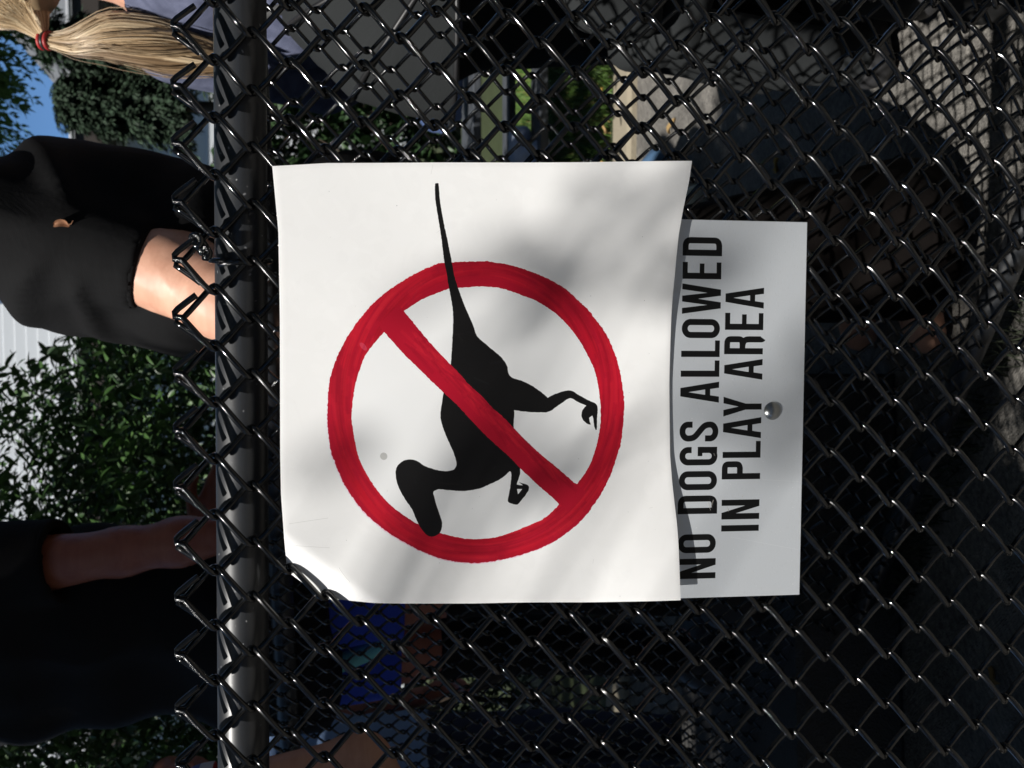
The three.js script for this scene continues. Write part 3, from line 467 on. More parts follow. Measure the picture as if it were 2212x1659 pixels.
  const garment = (x, y, z) => {
    let d = base(x, y, z), near = Math.min(Math.abs(d), Math.abs(sl.L(x, y, z)), Math.abs(sl.R(x, y, z))) < 0.05, f = near ? fd(x, y, z) * sstep(1.46, 1.40, y) : 0;
    if (near && o.crease) { const [cz, cy, n, amp] = o.crease, ry = y - cy, rz = z - cz, r = Math.hypot(ry, rz), w = Math.sin(Math.atan2(ry, rz) * n + r * 16 + 2.2 * noise(z * 5, y * 5, x * 5)); f += amp * sstep(0.05, 0.12, x) * (Math.pow(0.5 + 0.5 * w, 2) - 0.4) * sstep(0.03, 0.1, r) * sstep(0.5, 0.2, r); }
    d = Math.max(d - f, hem + 0.012 * Math.sin(x * 20 + z * 14) - y, y - 1.475 - 0.08 * Math.abs(x));
    for (const k of ['L', 'R']) {
      const c = cuff[k], a = (x - c.end[0]) * c.dir[0] + (y - c.end[1]) * c.dir[1] + (z - c.end[2]) * c.dir[2], r = Math.hypot(x - c.end[0] - a * c.dir[0], y - c.end[1] - a * c.dir[1], z - c.end[2] - a * c.dir[2]);
      let e = Math.max(sl[k](x, y, z) - f * 0.7 * sstep(-0.02, -0.08, a), a); e = Math.max(e, -Math.max(r - (cr - 0.015), -0.035 - a));
      const h = Math.max(0, 0.03 - Math.abs(d - e)) / 0.03; d = Math.min(d, e) - h * h * 0.0075 * sstep(0.0, -0.05, a);
    }
    return d;
  };
  const bb = bounds([...tb, ...slv.L, ...slv.R], 0.04); bb[0][1] = Math.min(hem - 0.05, cuff.L.end[1] - 0.1, cuff.R.end[1] - 0.1);
  const shirt = part('shirt', surface(garment, bb, o.cell ?? 0.009), o.shirt, root);
  if (sleeve > 0.3) for (const k of ['L', 'R']) { const c = cuff[k], g = new THREE.TorusGeometry(cr - 0.0035, 0.0055, 8, 36); g.lookAt(V(...c.dir)); g.translate(c.end[0] - c.dir[0] * 0.004, c.end[1] - c.dir[1] * 0.004, c.end[2] - c.dir[2] * 0.004); part('cuff', g, o.shirt, shirt); }
  if (o.shirtLabel) shirt.userData.label = o.shirtLabel;
  const lb = [[[-0.085, 0.94, -0.01 + belly * 0.4], 0.115 * G + 0.012, [0.085, 0.94, -0.01 + belly * 0.4], 0.115 * G + 0.012], ...[1, -1].flatMap((e) => { const f = o.step ?? 0; const knee = [0.10 * e, 0.50, 0.03 + f * e], ank = [0.10 * e, 0.085, -0.02 + f * e * 1.5]; return [[[0.09 * e, 0.92, 0], 0.105 * G, knee, 0.082], [knee, 0.082, ank, 0.075 + (o.flare ?? 0)]]; })];
  const lf = fold(0.007, 10, -0.3), lsdf = capsules(lb, 0.025), low = o.pantsEnd ?? 0.07, lbb = bounds(lb, 0.04);
  part('trousers', surface((x, y, z) => { let d = lsdf(x, y, z); if (Math.abs(d) < 0.03) d -= lf(x, y, z); return Math.max(d, low - y, y - Math.min(1.0, (o.hem ?? 0.88) + 0.04)); }, lbb, 0.012), o.pants, root);
  if (o.leggings) { const gb = legs.filter((b) => b[2][1] > 0.05).map(([q, r, e, t]) => [q, r + 0.008, e, t + 0.008]), gs = capsules(gb, 0.02); part('leggings', surface((x, y, z) => Math.max(gs(x, y, z), 0.06 - y, y - (low - 0.075)), bounds(gb), 0.012), o.leggings, root); }
  if (!o.barefoot) for (const e of [1, -1]) { const f = o.step ?? 0, fb = [[[0.10 * e, 0.055, -0.055 + f * e * 1.5], 0.05, [0.115 * e, 0.045, 0.14 + f * e * 1.5], 0.043], [[0.10 * e, 0.085, -0.03 + f * e * 1.5], 0.05, [0.10 * e, 0.06, 0.03 + f * e * 1.5], 0.05]], fs = capsules(fb, 0.03); part('shoe', surface((x, y, z) => Math.max(fs(x, y, z), 0.004 - y), bounds(fb), 0.01), o.shoes ?? shoeMat, root); }
  return { root, shirt };
}
// from the place's axes to a standing figure's own
function into(pos, turn, s) { const c = Math.cos(turn), n = Math.sin(turn); return ([x, y, z]) => { const dx = x - pos[0], dz = z - pos[2]; return [(dx * c - dz * n) / s, (y - pos[1]) / s, (dx * n + dz * c) / s]; }; }

// man beside the rear fence, facing left, seen from his left side
let manShirt;
{
  const pos = [0.185, 0, -1.04], turn = -Math.PI / 2, s = 1.1, L = into(pos, turn, s);
  const m = person({ label: 'person in loose black t-shirt with bare forearm, a dry leaf on the sleeve', pos, turn, s, girth: 1.08, belly: 0.06, armScale: 1.18, cuffR: 0.061, skin: skinPale, shirt: blackCotton, pants: darkBrown, hair: darkHair, sleeve: 0.86, loose: 0.024, fold: 0.006, foldF: 8, crease: [0.01, 1.30, 7, 0.013], cell: 0.008, hem: 0.86,
    armL: [L([0.128, 1.315, -0.815]), L([0.02, 1.095, -0.74])], armR: [[-0.25, 1.16, 0.02], [-0.2, 1.02, 0.24]], handSide: { L: [0, 1, 0] }, barefoot: true, pantsEnd: 0.03, flare: 0.05 });
  manShirt = m.shirt;
}
// man in black beyond the rear fence, in the shade, standing on a low plinth, turned away to the right
{
  const plinth = thing('concrete_plinth', 'low concrete plinth under the person in the wide black t-shirt', 'plinth', [-0.52, 0, -1.42], 0.1);
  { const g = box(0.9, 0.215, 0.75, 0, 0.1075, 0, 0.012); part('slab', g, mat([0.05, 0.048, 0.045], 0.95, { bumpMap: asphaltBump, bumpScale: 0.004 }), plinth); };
  const pos = [-0.56, 0.215, -1.32], turn = 2.45, s = 1.1, L = into(pos, turn, s);
  const m = person({ label: 'person in wide black t-shirt and blue shorts standing in shade beyond the rear fence', pos, turn, s, girth: 1.0, belly: 0.02, skin: skinTan, armScale: 0.78, cell: 0.0075, shirt: blackKnit, pants: mat([0.022, 0.06, 0.50], 0.8, { bumpMap: clothBump, bumpScale: 0.0006 }), pantsEnd: 0.665, leggings: blackKnit, hair: darkHair, sleeve: 0.66, cuffR: 0.068, loose: 0.02, fold: 0.007, foldF: 6, hem: 0.785,
    armR: [L([-0.355, 1.45, -1.115]), L([-0.30, 1.16, -1.06])], armL: [[0.22, 1.18, 0.14], [0.06, 1.06, 0.3]], handSide: { L: [0, 1, 0], R: [0, 1, 0] } });
  { const c = []; scene.updateMatrixWorld(true); for (let i = 0; i <= 12; i++) { const t = i / 12, o = V(-0.64 + 0.10 * t, 1.12 - 0.30 * t, -0.6), hit = new THREE.Raycaster(o, V(0, 0, -1)).intersectObject(m.root.getObjectByName('trousers'))[0]; if (hit) c.push(m.root.worldToLocal(hit.point.clone())); } if (c.length > 3) part('side_stripe', tube(c, 0.018, 8), mat([0.22, 0.66, 0.66], 0.8), m.root); }
}
// long-haired woman by the pushchair, turned away to the right
{
  const pos = [0.655, 0, -1.07], turn = Math.atan2(0.9, -0.43), s = 0.965;
  const w = person({ label: 'person with long blonde ponytail in blue-grey top beside the pushchair', pos, turn, s, girth: 0.92, skin: skinPale, shirt: denim, pants: charcoal, sleeve: 1.5, loose: 0.016, fold: 0.006, foldF: 8, hem: 0.9, hair: hairBase, hairThin: 0.012 });
  // strap across the back
  const strap = []; scene.updateMatrixWorld(true);
  for (let i = 0; i <= 16; i++) { const t = i / 16, o = V(0.13 - 0.24 * t, 1.44 - 0.34 * t, -0.5).applyMatrix4(w.root.matrixWorld), d = V(0, 0, 1).transformDirection(w.root.matrixWorld), hit = new THREE.Raycaster(o, d).intersectObject(w.shirt)[0]; if (hit) strap.push(w.root.worldToLocal(hit.point.clone())); }
  if (strap.length > 3) part('shoulder_strap', tube(strap, 0.011, 8), mat([0.05, 0.05, 0.05], 0.8), w.root);
  // hair, in the place's own axes turned into hers
  const L = into(pos, turn, s), R = seeded(99), pos3 = [], idx = [], col = [], uvs = [];
  const tie = V(0.522, 1.556, -1.062);
  function strand(pts, r, c) {
    const sides = 3, n = pts.length, b0 = pos3.length / 3;
    for (let i = 0; i < n; i++) {
      const d = pts[Math.min(n - 1, i + 1)].clone().sub(pts[Math.max(0, i - 1)]).normalize(), u = V(0, 0, 1).cross(d).normalize(), v = d.clone().cross(u), rr = r * (i === n - 1 ? 0.25 : 1);
      for (let k = 0; k < sides; k++) { const a = k / sides * 6.283, q = pts[i].clone().addScaledVector(u, Math.cos(a) * rr).addScaledVector(v, Math.sin(a) * rr), l = L([q.x, q.y, q.z]); pos3.push(...l); col.push(...c); uvs.push(k / 3, i / n); }
    }
    for (let i = 0; i < n - 1; i++) for (let k = 0; k < sides; k++) { const a = b0 + i * sides + k, b = b0 + i * sides + (k + 1) % sides; idx.push(a, b, a + sides, b, b + sides, a + sides); }
  }
  const tint = () => { const t = R(), k = 0.75 + 0.5 * R(); return t < 0.25 ? [0.20 * k, 0.125 * k, 0.065 * k] : t < 0.75 ? [0.46 * k, 0.33 * k, 0.19 * k] : [0.62 * k, 0.50 * k, 0.33 * k]; };
  // ponytail: centre line and half widths
  const line = new THREE.CatmullRomCurve3([V(0.522, 1.556, -1.060), V(0.517, 1.51, -1.045), V(0.528, 1.452, -1.035), V(0.520, 1.393, -1.035), V(0.510, 1.345, -1.04), V(0.503, 1.305, -1.045), V(0.497, 1.265, -1.05), V(0.494, 1.225, -1.055)]);
  const half = (t) => 0.010 + 0.029 * sstep(0, 0.36, t) - 0.018 * sstep(0.5, 1, t);
  const locks = []; for (let c = 0; c < 46; c++) { const t = R(); locks.push({ a: R() * 6.283, r: Math.sqrt(R()) * 0.92, ph: R() * 6.283, amp: 0.002 + 0.005 * R(), f: 6 + 4 * R(), len: 0.86 + 0.14 * R(), c: t < 0.22 ? [0.25, 0.165, 0.09] : t < 0.72 ? [0.42, 0.30, 0.175] : [0.56, 0.44, 0.29] }); }
  for (let i = 0; i < 5200; i++) {
    const k0 = locks[i % 46], oa = R() * 6.283, or = 0.20 * Math.sqrt(R()), bx = Math.cos(k0.a) * k0.r + Math.cos(oa) * or, bz = Math.sin(k0.a) * k0.r + Math.sin(oa) * or, stray = R() < 0.03 ? 1.35 : 1, len = k0.len * (0.9 + 0.1 * R()), pts = [], v = 0.85 + 0.3 * R();
    for (let k = 0; k <= 18; k++) { const t = k / 18 * len, c = line.getPoint(t), h = half(t) * stray, g = sstep(0.04, 0.3, t), tw = 0.5 * Math.sin(t * 4 + k0.ph * 0.3), x = bx * Math.cos(tw) - bz * Math.sin(tw), z = bx * Math.sin(tw) + bz * Math.cos(tw); pts.push(V(c.x + x * h + k0.amp * g * Math.sin(t * k0.f + k0.ph), c.y, c.z + z * h * 0.75 + k0.amp * 0.6 * g * Math.cos(t * k0.f + k0.ph))); }
    strand(pts, 0.0006 + 0.0003 * R(), k0.c.map((e) => e * v));
  }
  // drawn over the head to the band
  const c0 = V(...[pos[0], 0, pos[2]]).add(V(0, 1.62, 0));
  const fwd = V(Math.sin(turn), 0, Math.cos(turn)), rt = V(Math.cos(turn), 0, -Math.sin(turn));
  c0.addScaledVector(fwd, -0.022); c0.y += 0.005;
  for (let i = 0; i < 3600; i++) {
    const th = R() * 6.283, phi = 0.25 + R() * 1.25, dir = V(0, 0, 0).addScaledVector(fwd, Math.cos(phi) * 0.55 - 0.1).addScaledVector(rt, Math.sin(phi) * Math.cos(th)).add(V(0, Math.sin(phi) * Math.sin(th) * 0.9 + 0.25, 0)).normalize();
    const td = tie.clone().sub(c0).normalize(), pts = [], n = 12; if (dir.y < -0.6 && dir.dot(fwd) > 0.1) continue;
    for (let k = 0; k <= n; k++) { const t = k / n, d = dir.clone().lerp(td, t).normalize(), r0 = 0.0945 + 0.006 * R() * (1 - t), r1 = tie.distanceTo(c0) * 0.985; const p = c0.clone().addScaledVector(d, r0 * (1 - sstep(0.7, 1, t)) + r1 * sstep(0.7, 1, t)); p.y += 0.012 * Math.max(0, d.y); pts.push(p); }
    strand(pts, 0.0007 + 0.0004 * R(), tint());
  }
  const hair = part('hair_strands', geometryOf(pos3, idx, uvs, col), hairShade, w.root); hair.userData.kind = 'stuff'; hair.userData.label = 'long straight blonde hair drawn into a low ponytail';
  const core = []; for (let k = 0; k <= 12; k++) { const p = line.getPoint(k / 12 * 0.9); core.push(V(...L([p.x, p.y, p.z]))); }
  part('hair', tube(core, (t) => 0.008 + 0.012 * sstep(0, 0.3, t) - 0.014 * sstep(0.5, 1, t), 16), hairBase, w.root);
  const tl = V(...L([tie.x, tie.y, tie.z])), tl2 = V(...L([0.519, 1.53, -1.05]));
  for (const [k, m] of [[0, mat([0.35, 0.02, 0.02], 0.5)], [1, mat([0.015, 0.015, 0.015], 0.4)], [2, mat([0.30, 0.02, 0.02], 0.5)]]) { const g = new THREE.TorusGeometry(0.0135, 0.0036, 10, 26); g.lookAt(tl2.clone().sub(tl)); g.translate(tl.x + (tl2.x - tl.x) * (k - 0.6) * 0.22, tl.y + (tl2.y - tl.y) * (k - 0.6) * 0.22, tl.z + (tl2.z - tl.z) * (k - 0.6) * 0.22); part('hair_band', g, m, w.root); }
}
// others, mostly hidden
{
  const stripes = noiseTexture(256, (u, v) => { const b = Math.floor(v * 6) % 3; return b === 0 ? [0.36, 0.42, 0.66] : b === 1 ? [0.5, 0.06, 0.09] : [0.74, 0.76, 0.8]; }, true, 8);
  person({ label: 'person in red, white and blue striped vest between the two fences', pos: [-0.765, 0, -0.56], turn: 0.2, s: 0.87, girth: 0.95, skin: skinPale, shirt: mat([1, 1, 1], 0.85, { map: stripes }), pants: mat([0.02, 0.025, 0.04], 0.9), hair: darkHair, sleeve: 0.10, loose: 0.008, hem: 0.9, armR: [[-0.24, 1.2, 0.03], [-0.2, 1.0, 0.1]], armL: [[0.245, 1.19, -0.02], [0.08, 1.06, 0.17]] });
  person({ label: 'person in pale blue top standing beyond the rear fence', pos: [-1.23, 0, -2.16], turn: 1.0, s: 0.92, girth: 1, skin: skinTan, shirt: mat([0.22, 0.33, 0.55], 0.85, { bumpMap: clothBump, bumpScale: 0.0006 }), pants: mat([0.02, 0.025, 0.05], 0.9), hair: darkHair, sleeve: 0.7, loose: 0.02, hem: 0.9 });
}
// the dry leaf caught on the man's sleeve
function dryLeaf() {
  const g = new THREE.PlaneGeometry(0.032, 0.016, 8, 4), p = g.attributes.position;
  for (let i = 0; i < p.count; i++) { const x = p.getX(i), y = p.getY(i), w = Math.sqrt(Math.max(0.02, 1 - (x / 0.017) ** 2)); p.setXYZ(i, x, y * w + 0.012 * (x / 0.016) ** 2 * 0.5, 0.004 * Math.sin(x * 160) + 0.006 * Math.abs(y) / 0.008); }
  g.computeVertexNormals(); return g;
}
const leafBrown = mat([0.26, 0.12, 0.06], 0.8, { side: THREE.DoubleSide });
{
  const leaf = thing('dry_leaf', 'curled orange-brown leaf stuck to the black t-shirt sleeve', 'leaf');
  scene.updateMatrixWorld(true);
  const eye = camera.position.clone(), to = V(0.205, 1.492, -0.90).sub(eye).normalize(), hit = new THREE.Raycaster(eye, to).intersectObject(manShirt)[0];
  const at = hit ? hit.point : V(0.21, 1.49, -0.86);
  part('blade', dryLeaf(), leafBrown, leaf); part('stalk', tube([V(-0.015, 0.004, 0.004), V(-0.022, 0.001, 0.003), V(-0.026, -0.006, 0.002)], 0.0009, 5), leafBrown, leaf);
  leaf.position.copy(at).add(V(0, 0, 0.002)); leaf.rotation.set(-0.2, -0.3, 1.5); leaf.scale.setScalar(0.66);
}

// ---------- pushchair ----------
{
  const c = thing('pushchair', 'dark grey pushchair with rounded hood parked beyond the rear fence', 'pushchair', [0.62, 0, -0.93], -0.15);
  const arc = (pts, seg = 24) => new THREE.CatmullRomCurve3(pts.map((p) => V(...p))).getPoints(seg);
  // hood: three fabric gores over bows, seams between
  const gore = (a0, a1) => { const pos = [], idx = [], uv = [], n = 12, m = 16; for (let i = 0; i <= n; i++) for (let j = 0; j <= m; j++) { const a = a0 + (a1 - a0) * i / n, b = j / m * Math.PI, sag = 1 - 0.035 * Math.sin(i / n * Math.PI) - 0.01 * noise(i * 0.7, j * 0.5, a0 * 9); const r = 0.27 * sag; pos.push(-Math.cos(a) * Math.sin(b) * r * 0.95 + 0.02, 0.885 + Math.sin(a) * Math.sin(b) * r * 1.05 + 0.015, -Math.cos(b) * 0.22); uv.push(i * 0.02, j * 0.03); } for (let i = 0; i < n; i++) for (let j = 0; j < m; j++) { const q = i * (m + 1) + j; idx.push(q, q + 1, q + m + 1, q + 1, q + m + 2, q + m + 1); } return geometryOf(pos, idx, uv); };
  const fabric = charcoal.clone(); fabric.side = THREE.DoubleSide;
  const edges = [-0.05, 0.55, 1.1, 1.75, 2.3];
  const hood = part('hood', gore(edges[0], edges[1]), fabric, c);
  for (let i = 1; i < 4; i++) part('hood', gore(edges[i] + 0.004, edges[i + 1]), fabric, c);
  for (const a of edges) { const p = []; for (let j = 0; j <= 20; j++) { const b = j / 20 * Math.PI; p.push(V(-Math.cos(a) * Math.sin(b) * 0.258 + 0.02, 0.90 + Math.sin(a) * Math.sin(b) * 0.285, -Math.cos(b) * 0.22)); } part('hood_bow', tube(p, 0.0045, 8), blackPlastic, hood); }
  // seat shell, leg rest, basket: padded cloth
  const pad = (bones, k, cell, m, name) => { const f = capsules(bones, k); return part(name, surface((x, y, z) => f(x, y, z) - 0.004 * noise(x * 18, y * 18, z * 18), bounds(bones), cell), m, c); };
  pad([[[0.15, 0.95, -0.15], 0.03, [0.06, 0.52, -0.15], 0.035], [[0.15, 0.95, 0.15], 0.03, [0.06, 0.52, 0.15], 0.035], [[0.15, 0.95, 0], 0.035, [0.06, 0.52, 0], 0.04]], 0.12, 0.012, charcoal, 'backrest');
  pad([[[0.10, 0.50, -0.14], 0.045, [-0.08, 0.54, -0.14], 0.045], [[0.10, 0.50, 0.14], 0.045, [-0.08, 0.54, 0.14], 0.045], [[0.10, 0.50, 0], 0.045, [-0.08, 0.54, 0], 0.045]], 0.12, 0.012, charcoal, 'seat');
  pad([[[-0.08, 0.52, -0.13], 0.04, [-0.11, 0.30, -0.13], 0.045], [[-0.08, 0.52, 0.13], 0.04, [-0.11, 0.30, 0.13], 0.045], [[-0.08, 0.52, 0], 0.04, [-0.11, 0.30, 0], 0.045]], 0.1, 0.012, charcoal, 'leg_rest');
  for (const e of [-1, 1]) pad([[[-0.07, 0.62, 0.19 * e], 0.04, [0.12, 0.62, 0.19 * e], 0.04], [[-0.06, 0.70, 0.19 * e], 0.03, [0.14, 0.76, 0.19 * e], 0.03]], 0.08, 0.012, charcoal, 'side_panel');
  pad([[[0.0, 0.30, -0.16], 0.035, [0.28, 0.30, -0.16], 0.04], [[0.0, 0.30, 0.16], 0.035, [0.28, 0.30, 0.16], 0.04], [[0.02, 0.25, 0], 0.05, [0.25, 0.25, 0], 0.05]], 0.14, 0.012, charcoal, 'basket');
  for (const e of [-1, 1]) {
    part('frame', tube(arc([[0.52, 1.02, 0.2 * e], [0.34, 0.80, 0.21 * e], [0.05, 0.50, 0.22 * e], [0.02, 0.12, 0.2 * e]]), 0.013, 10), blackPlastic, c);
    part('frame', tube(arc([[0.06, 0.54, 0.22 * e], [0.22, 0.34, 0.23 * e], [0.46, 0.13, 0.23 * e]]), 0.012, 10), blackPlastic, c);
    for (const [x, r] of [[0.03, 0.095], [0.46, 0.125]]) { const w = part('wheel', new THREE.TorusGeometry(r - 0.02, 0.02, 12, 40).translate(x, r, 0.235 * e), rubber, c); part('hub', new THREE.CylinderGeometry(0.022, 0.022, 0.05, 18).rotateX(Math.PI / 2).translate(x, r, 0.235 * e), blackPlastic, w); for (let k = 0; k < 5; k++) { const a = k / 5 * 6.283; part('spoke', bar([x, r, 0.235 * e], [x + Math.cos(a) * (r - 0.03), r + Math.sin(a) * (r - 0.03), 0.235 * e], 0.006, 8), blackPlastic, w); } }
  }
  part('handle', tube(arc([[0.52, 1.02, -0.2], [0.55, 1.05, -0.12], [0.55, 1.05, 0.12], [0.52, 1.02, 0.2]]), 0.016, 12), rubber, c);
  part('axle', bar([0.46, 0.125, -0.23], [0.46, 0.125, 0.23], 0.008), blackPlastic, c); part('axle', bar([0.03, 0.095, -0.23], [0.03, 0.095, 0.23], 0.008), blackPlastic, c);
}
// ---------- low picnic table on the grass ----------
{
  const grey = mat([0.085, 0.095, 0.11], 0.6, { map: noiseTexture(256, (u, v) => { const n = 0.8 + 0.35 * loop(u * 0.2, v, 30, 3) + 0.2 * loop(u, v, 5, 3, 4); return [n, n, n]; }, true, 3) });
  const t = thing('picnic_table', 'low blue-grey plank picnic table on the lawn', 'table', [1.02, 0.03, -4.1], 0.06);
  for (const z of [-0.19, -0.065, 0.065, 0.19]) part('top_plank', box(1.5, 0.035, 0.118, 0, 0.475, z), grey, t);
  for (const z of [-0.5, -0.38, 0.38, 0.5]) part('seat_plank', box(1.5, 0.035, 0.112, 0, 0.235, z), grey, t);
  for (const x of [-0.5, 0.5]) { part('cross_beam', box(0.045, 0.05, 1.1, x, 0.19, 0), grey, t); part('top_batten', box(0.045, 0.04, 0.48, x, 0.436, 0), grey, t); for (const e of [-1, 1]) { const g = box(0.04, 0.55, 0.07, 0, 0, 0); g.rotateX(-e * 0.55); g.translate(x + 0.045 * e, 0.22, e * 0.30); part('leg', g, grey, t); } }
  const cloth = (name, label, cat, bones, m, fam) => { const f = capsules(bones, 0.05); const o = part(numbered(name), surface((x, y, z) => f(x, y, z) - 0.012 * noise(x * 14, y * 14, z * 14) - 0.006 * noise(x * 30, y * 30, z * 30), bounds(bones, 0.04), 0.01), m, scene); return tag(o, label, cat); };
  cloth('towel', 'pale blue towel bundled on the seat of the picnic table', 'towel', [[[0.72, 0.33, -3.70], 0.045, [0.86, 0.34, -3.72], 0.05], [[0.75, 0.33, -3.65], 0.035, [0.82, 0.25, -3.62], 0.03]], mat([0.36, 0.42, 0.55], 0.9));
  cloth('rucksack', 'dark blue rucksack slumped on top of the picnic table', 'rucksack', [[[1.02, 0.64, -4.08], 0.09, [1.22, 0.63, -4.1], 0.085], [[1.04, 0.70, -4.06], 0.06, [1.14, 0.73, -4.08], 0.05]], mat([0.04, 0.07, 0.16], 0.85));
  cloth('tote_bag', 'crumpled cream cloth bag lying on the asphalt', 'bag', [[[0.36, 0.05, -2.30], 0.055, [0.50, 0.05, -2.34], 0.055], [[0.40, 0.09, -2.30], 0.045, [0.47, 0.11, -2.33], 0.035], [[0.34, 0.04, -2.20], 0.038, [0.44, 0.04, -2.22], 0.038]], mat([0.55, 0.52, 0.42], 0.9));
  cloth('blue_cloth', 'blue cloth heaped against the cream bag', 'clothing', [[[0.50, 0.05, -2.40], 0.045, [0.58, 0.09, -2.44], 0.045], [[0.46, 0.12, -2.42], 0.035, [0.54, 0.14, -2.46], 0.03]], mat([0.05, 0.11, 0.20], 0.9));
}

// ---------- plants ----------
function leafGeometry(w = 0.36) {
  const pos = [], uv = [], idx = [], n = 4;
  for (let i = 0; i <= n; i++) { const t = i / n, h = w * Math.sin(Math.PI * Math.pow(t, 0.8)) * 0.5 + 0.002, d = -0.18 * t * t; pos.push(-h, t, d + h * 0.35, 0, t, d, h, t, d + h * 0.35); uv.push(0, t, 0.5, t, 1, t); }
  for (let i = 0; i < n; i++) for (const o of [0, 1]) { const a = i * 3 + o; idx.push(a, a + 1, a + 3, a + 1, a + 4, a + 3); }
  return geometryOf(pos, idx, uv);
}
const LEAF = leafGeometry();
function leafMatrix(p, R, size, droop = 0.3) { const e = new THREE.Euler(-1.2 + (R() - 0.5) * 2.2 - droop, R() * 6.283, (R() - 0.5) * 1.4, 'YXZ'); return new THREE.Matrix4().compose(p, new THREE.Quaternion().setFromEuler(e), V(size * (0.8 + 0.4 * R()), size, size)); }
// a leafy crown: clumps of leaves in the volume; the largest few as parts, the rest together
function leaves(parent, list, mats, big = []) {
  mats.forEach((m, k) => { const gs = list.filter((l) => l.k === k).map((l) => LEAF.clone().applyMatrix4(l.m)); if (gs.length) { const p = part('foliage', mergeGeometries(gs), m, parent); p.userData.kind = 'stuff'; } });
  for (const l of big) { const p = part('leaf', LEAF, mats[l.k], parent); p.applyMatrix4(l.m); }
}
{
  const bush = thing('leafy_bush', 'dense green bush with pointed leaves behind the people in black', 'bush', [-0.55, 0.0, -3.0]);
  const R = seeded(31), list = [], big = [];
  for (let s = 0; s < 34; s++) { const x = (R() - 0.5) * 2.0, z = -0.15 + R() * 0.5 - 0.25, h = (1.1 + R() * 1.0) * (x > 0.15 ? 0.6 : 1); const top = V(x * 1.15 + (R() - 0.5) * 0.4, h, z + (R() - 0.5) * 0.4), mid = V(x * 0.95, h * 0.5, z); const pts = new THREE.CatmullRomCurve3([V(x * 0.5, 0.0, z * 0.5), mid, top]).getPoints(10); part('stem', tube(pts, (t) => 0.011 * (1 - 0.8 * t), 6), bark, bush); }
  for (let i = 0; i < 4200; i++) {
    const x = (R() - 0.5) * 2.1, y = 1.0 + R() * 1.6, z = -0.35 + R() * 0.75;
    // the crown thins out and opens towards its upper right
    const edge = sstep(0.45, 1.0, (x - 0.16) * 1.1 + (y - 1.66) * 0.9); if (R() < edge * 1.2) continue;
    if (noise(x * 3.2, y * 3.2, z * 2) < -0.30) continue;
    const n = 5 + Math.floor(R() * 5);
    for (let k = 0; k < n; k++) { const p = V(x + (R() - 0.5) * 0.13, y + (R() - 0.5) * 0.13, z + (R() - 0.5) * 0.13), l = { m: leafMatrix(p, R, 0.034 + 0.034 * R()), k: R() < 0.4 ? 0 : R() < 0.5 ? 1 : R() < 0.5 ? 2 : 3, s: p.z }; (p.z > 0.22 && x > -0.45 && y > 1.3 && big.length < 290 ? big : list).push(l); }
  }
  leaves(bush, list, leafMats, big);
}
for (const [label, pos, wide, high, size, n, seed, turn = 0] of [['tall dark hedge between the leafy bush and the house', [-1.15, 0.03, -4.55], 3.0, 2.35, 0.09, 4400, 41], ['low dark hedge in front of the conifers and the pale wall', [2.6, 0.03, -9.4], 5.2, 2.15, 0.17, 3600, 43], ['tall clipped hedge facing the signs across the paving', [2.0, 0, 5.2], 14, 4.2, 0.3, 2600, 44], ['tall clipped hedge along the paving right of the pushchair', [5.2, 0, 0.6], 9.6, 3.8, 0.3, 1900, 45, Math.PI / 2], ['tall clipped hedge along the paving left of the shady tree', [-7.4, 0, 1.2], 9, 3.8, 0.3, 1700, 46, Math.PI / 2]]) {
  const hedge = thing('hedge', label, 'hedge', pos, turn);
  const R = seeded(seed), list = [], dark = [mat([0.022, 0.05, 0.018], 0.5, { side: THREE.DoubleSide }), mat([0.030, 0.065, 0.02], 0.5, { side: THREE.DoubleSide })];
  for (let i = 0; i < n; i++) {
    const x = (R() - 0.5) * wide, top = high + 0.35 * noise(x * 2.1, 3.3) + (wide < 4 ? 1.3 * sstep(0.5, -0.6, x) - 0.9 * sstep(0.9, 1.5, x) : 0), y = 0.1 + R() * (top - 0.1), z = (R() - 0.5) * 0.5;
    for (let k = 0; k < 5; k++) list.push({ m: leafMatrix(V(x + (R() - 0.5) * 0.2, y + (R() - 0.5) * 0.2, z + (R() - 0.5) * 0.2), R, size * (0.75 + 0.5 * R())), k: R() < 0.6 ? 0 : 1 });
  }
  for (let s = 0; s < 14; s++) { const x = (s / 13 - 0.5) * wide * 0.9; part('stem', tube([V(x, 0, 0), V(x + (R() - 0.5) * 0.15, 0.8, (R() - 0.5) * 0.2), V(x + (R() - 0.5) * 0.3, 1.4, (R() - 0.5) * 0.3)], (t) => 0.02 * (1 - 0.7 * t), 6), bark, hedge); }
  leaves(hedge, list, dark);
}
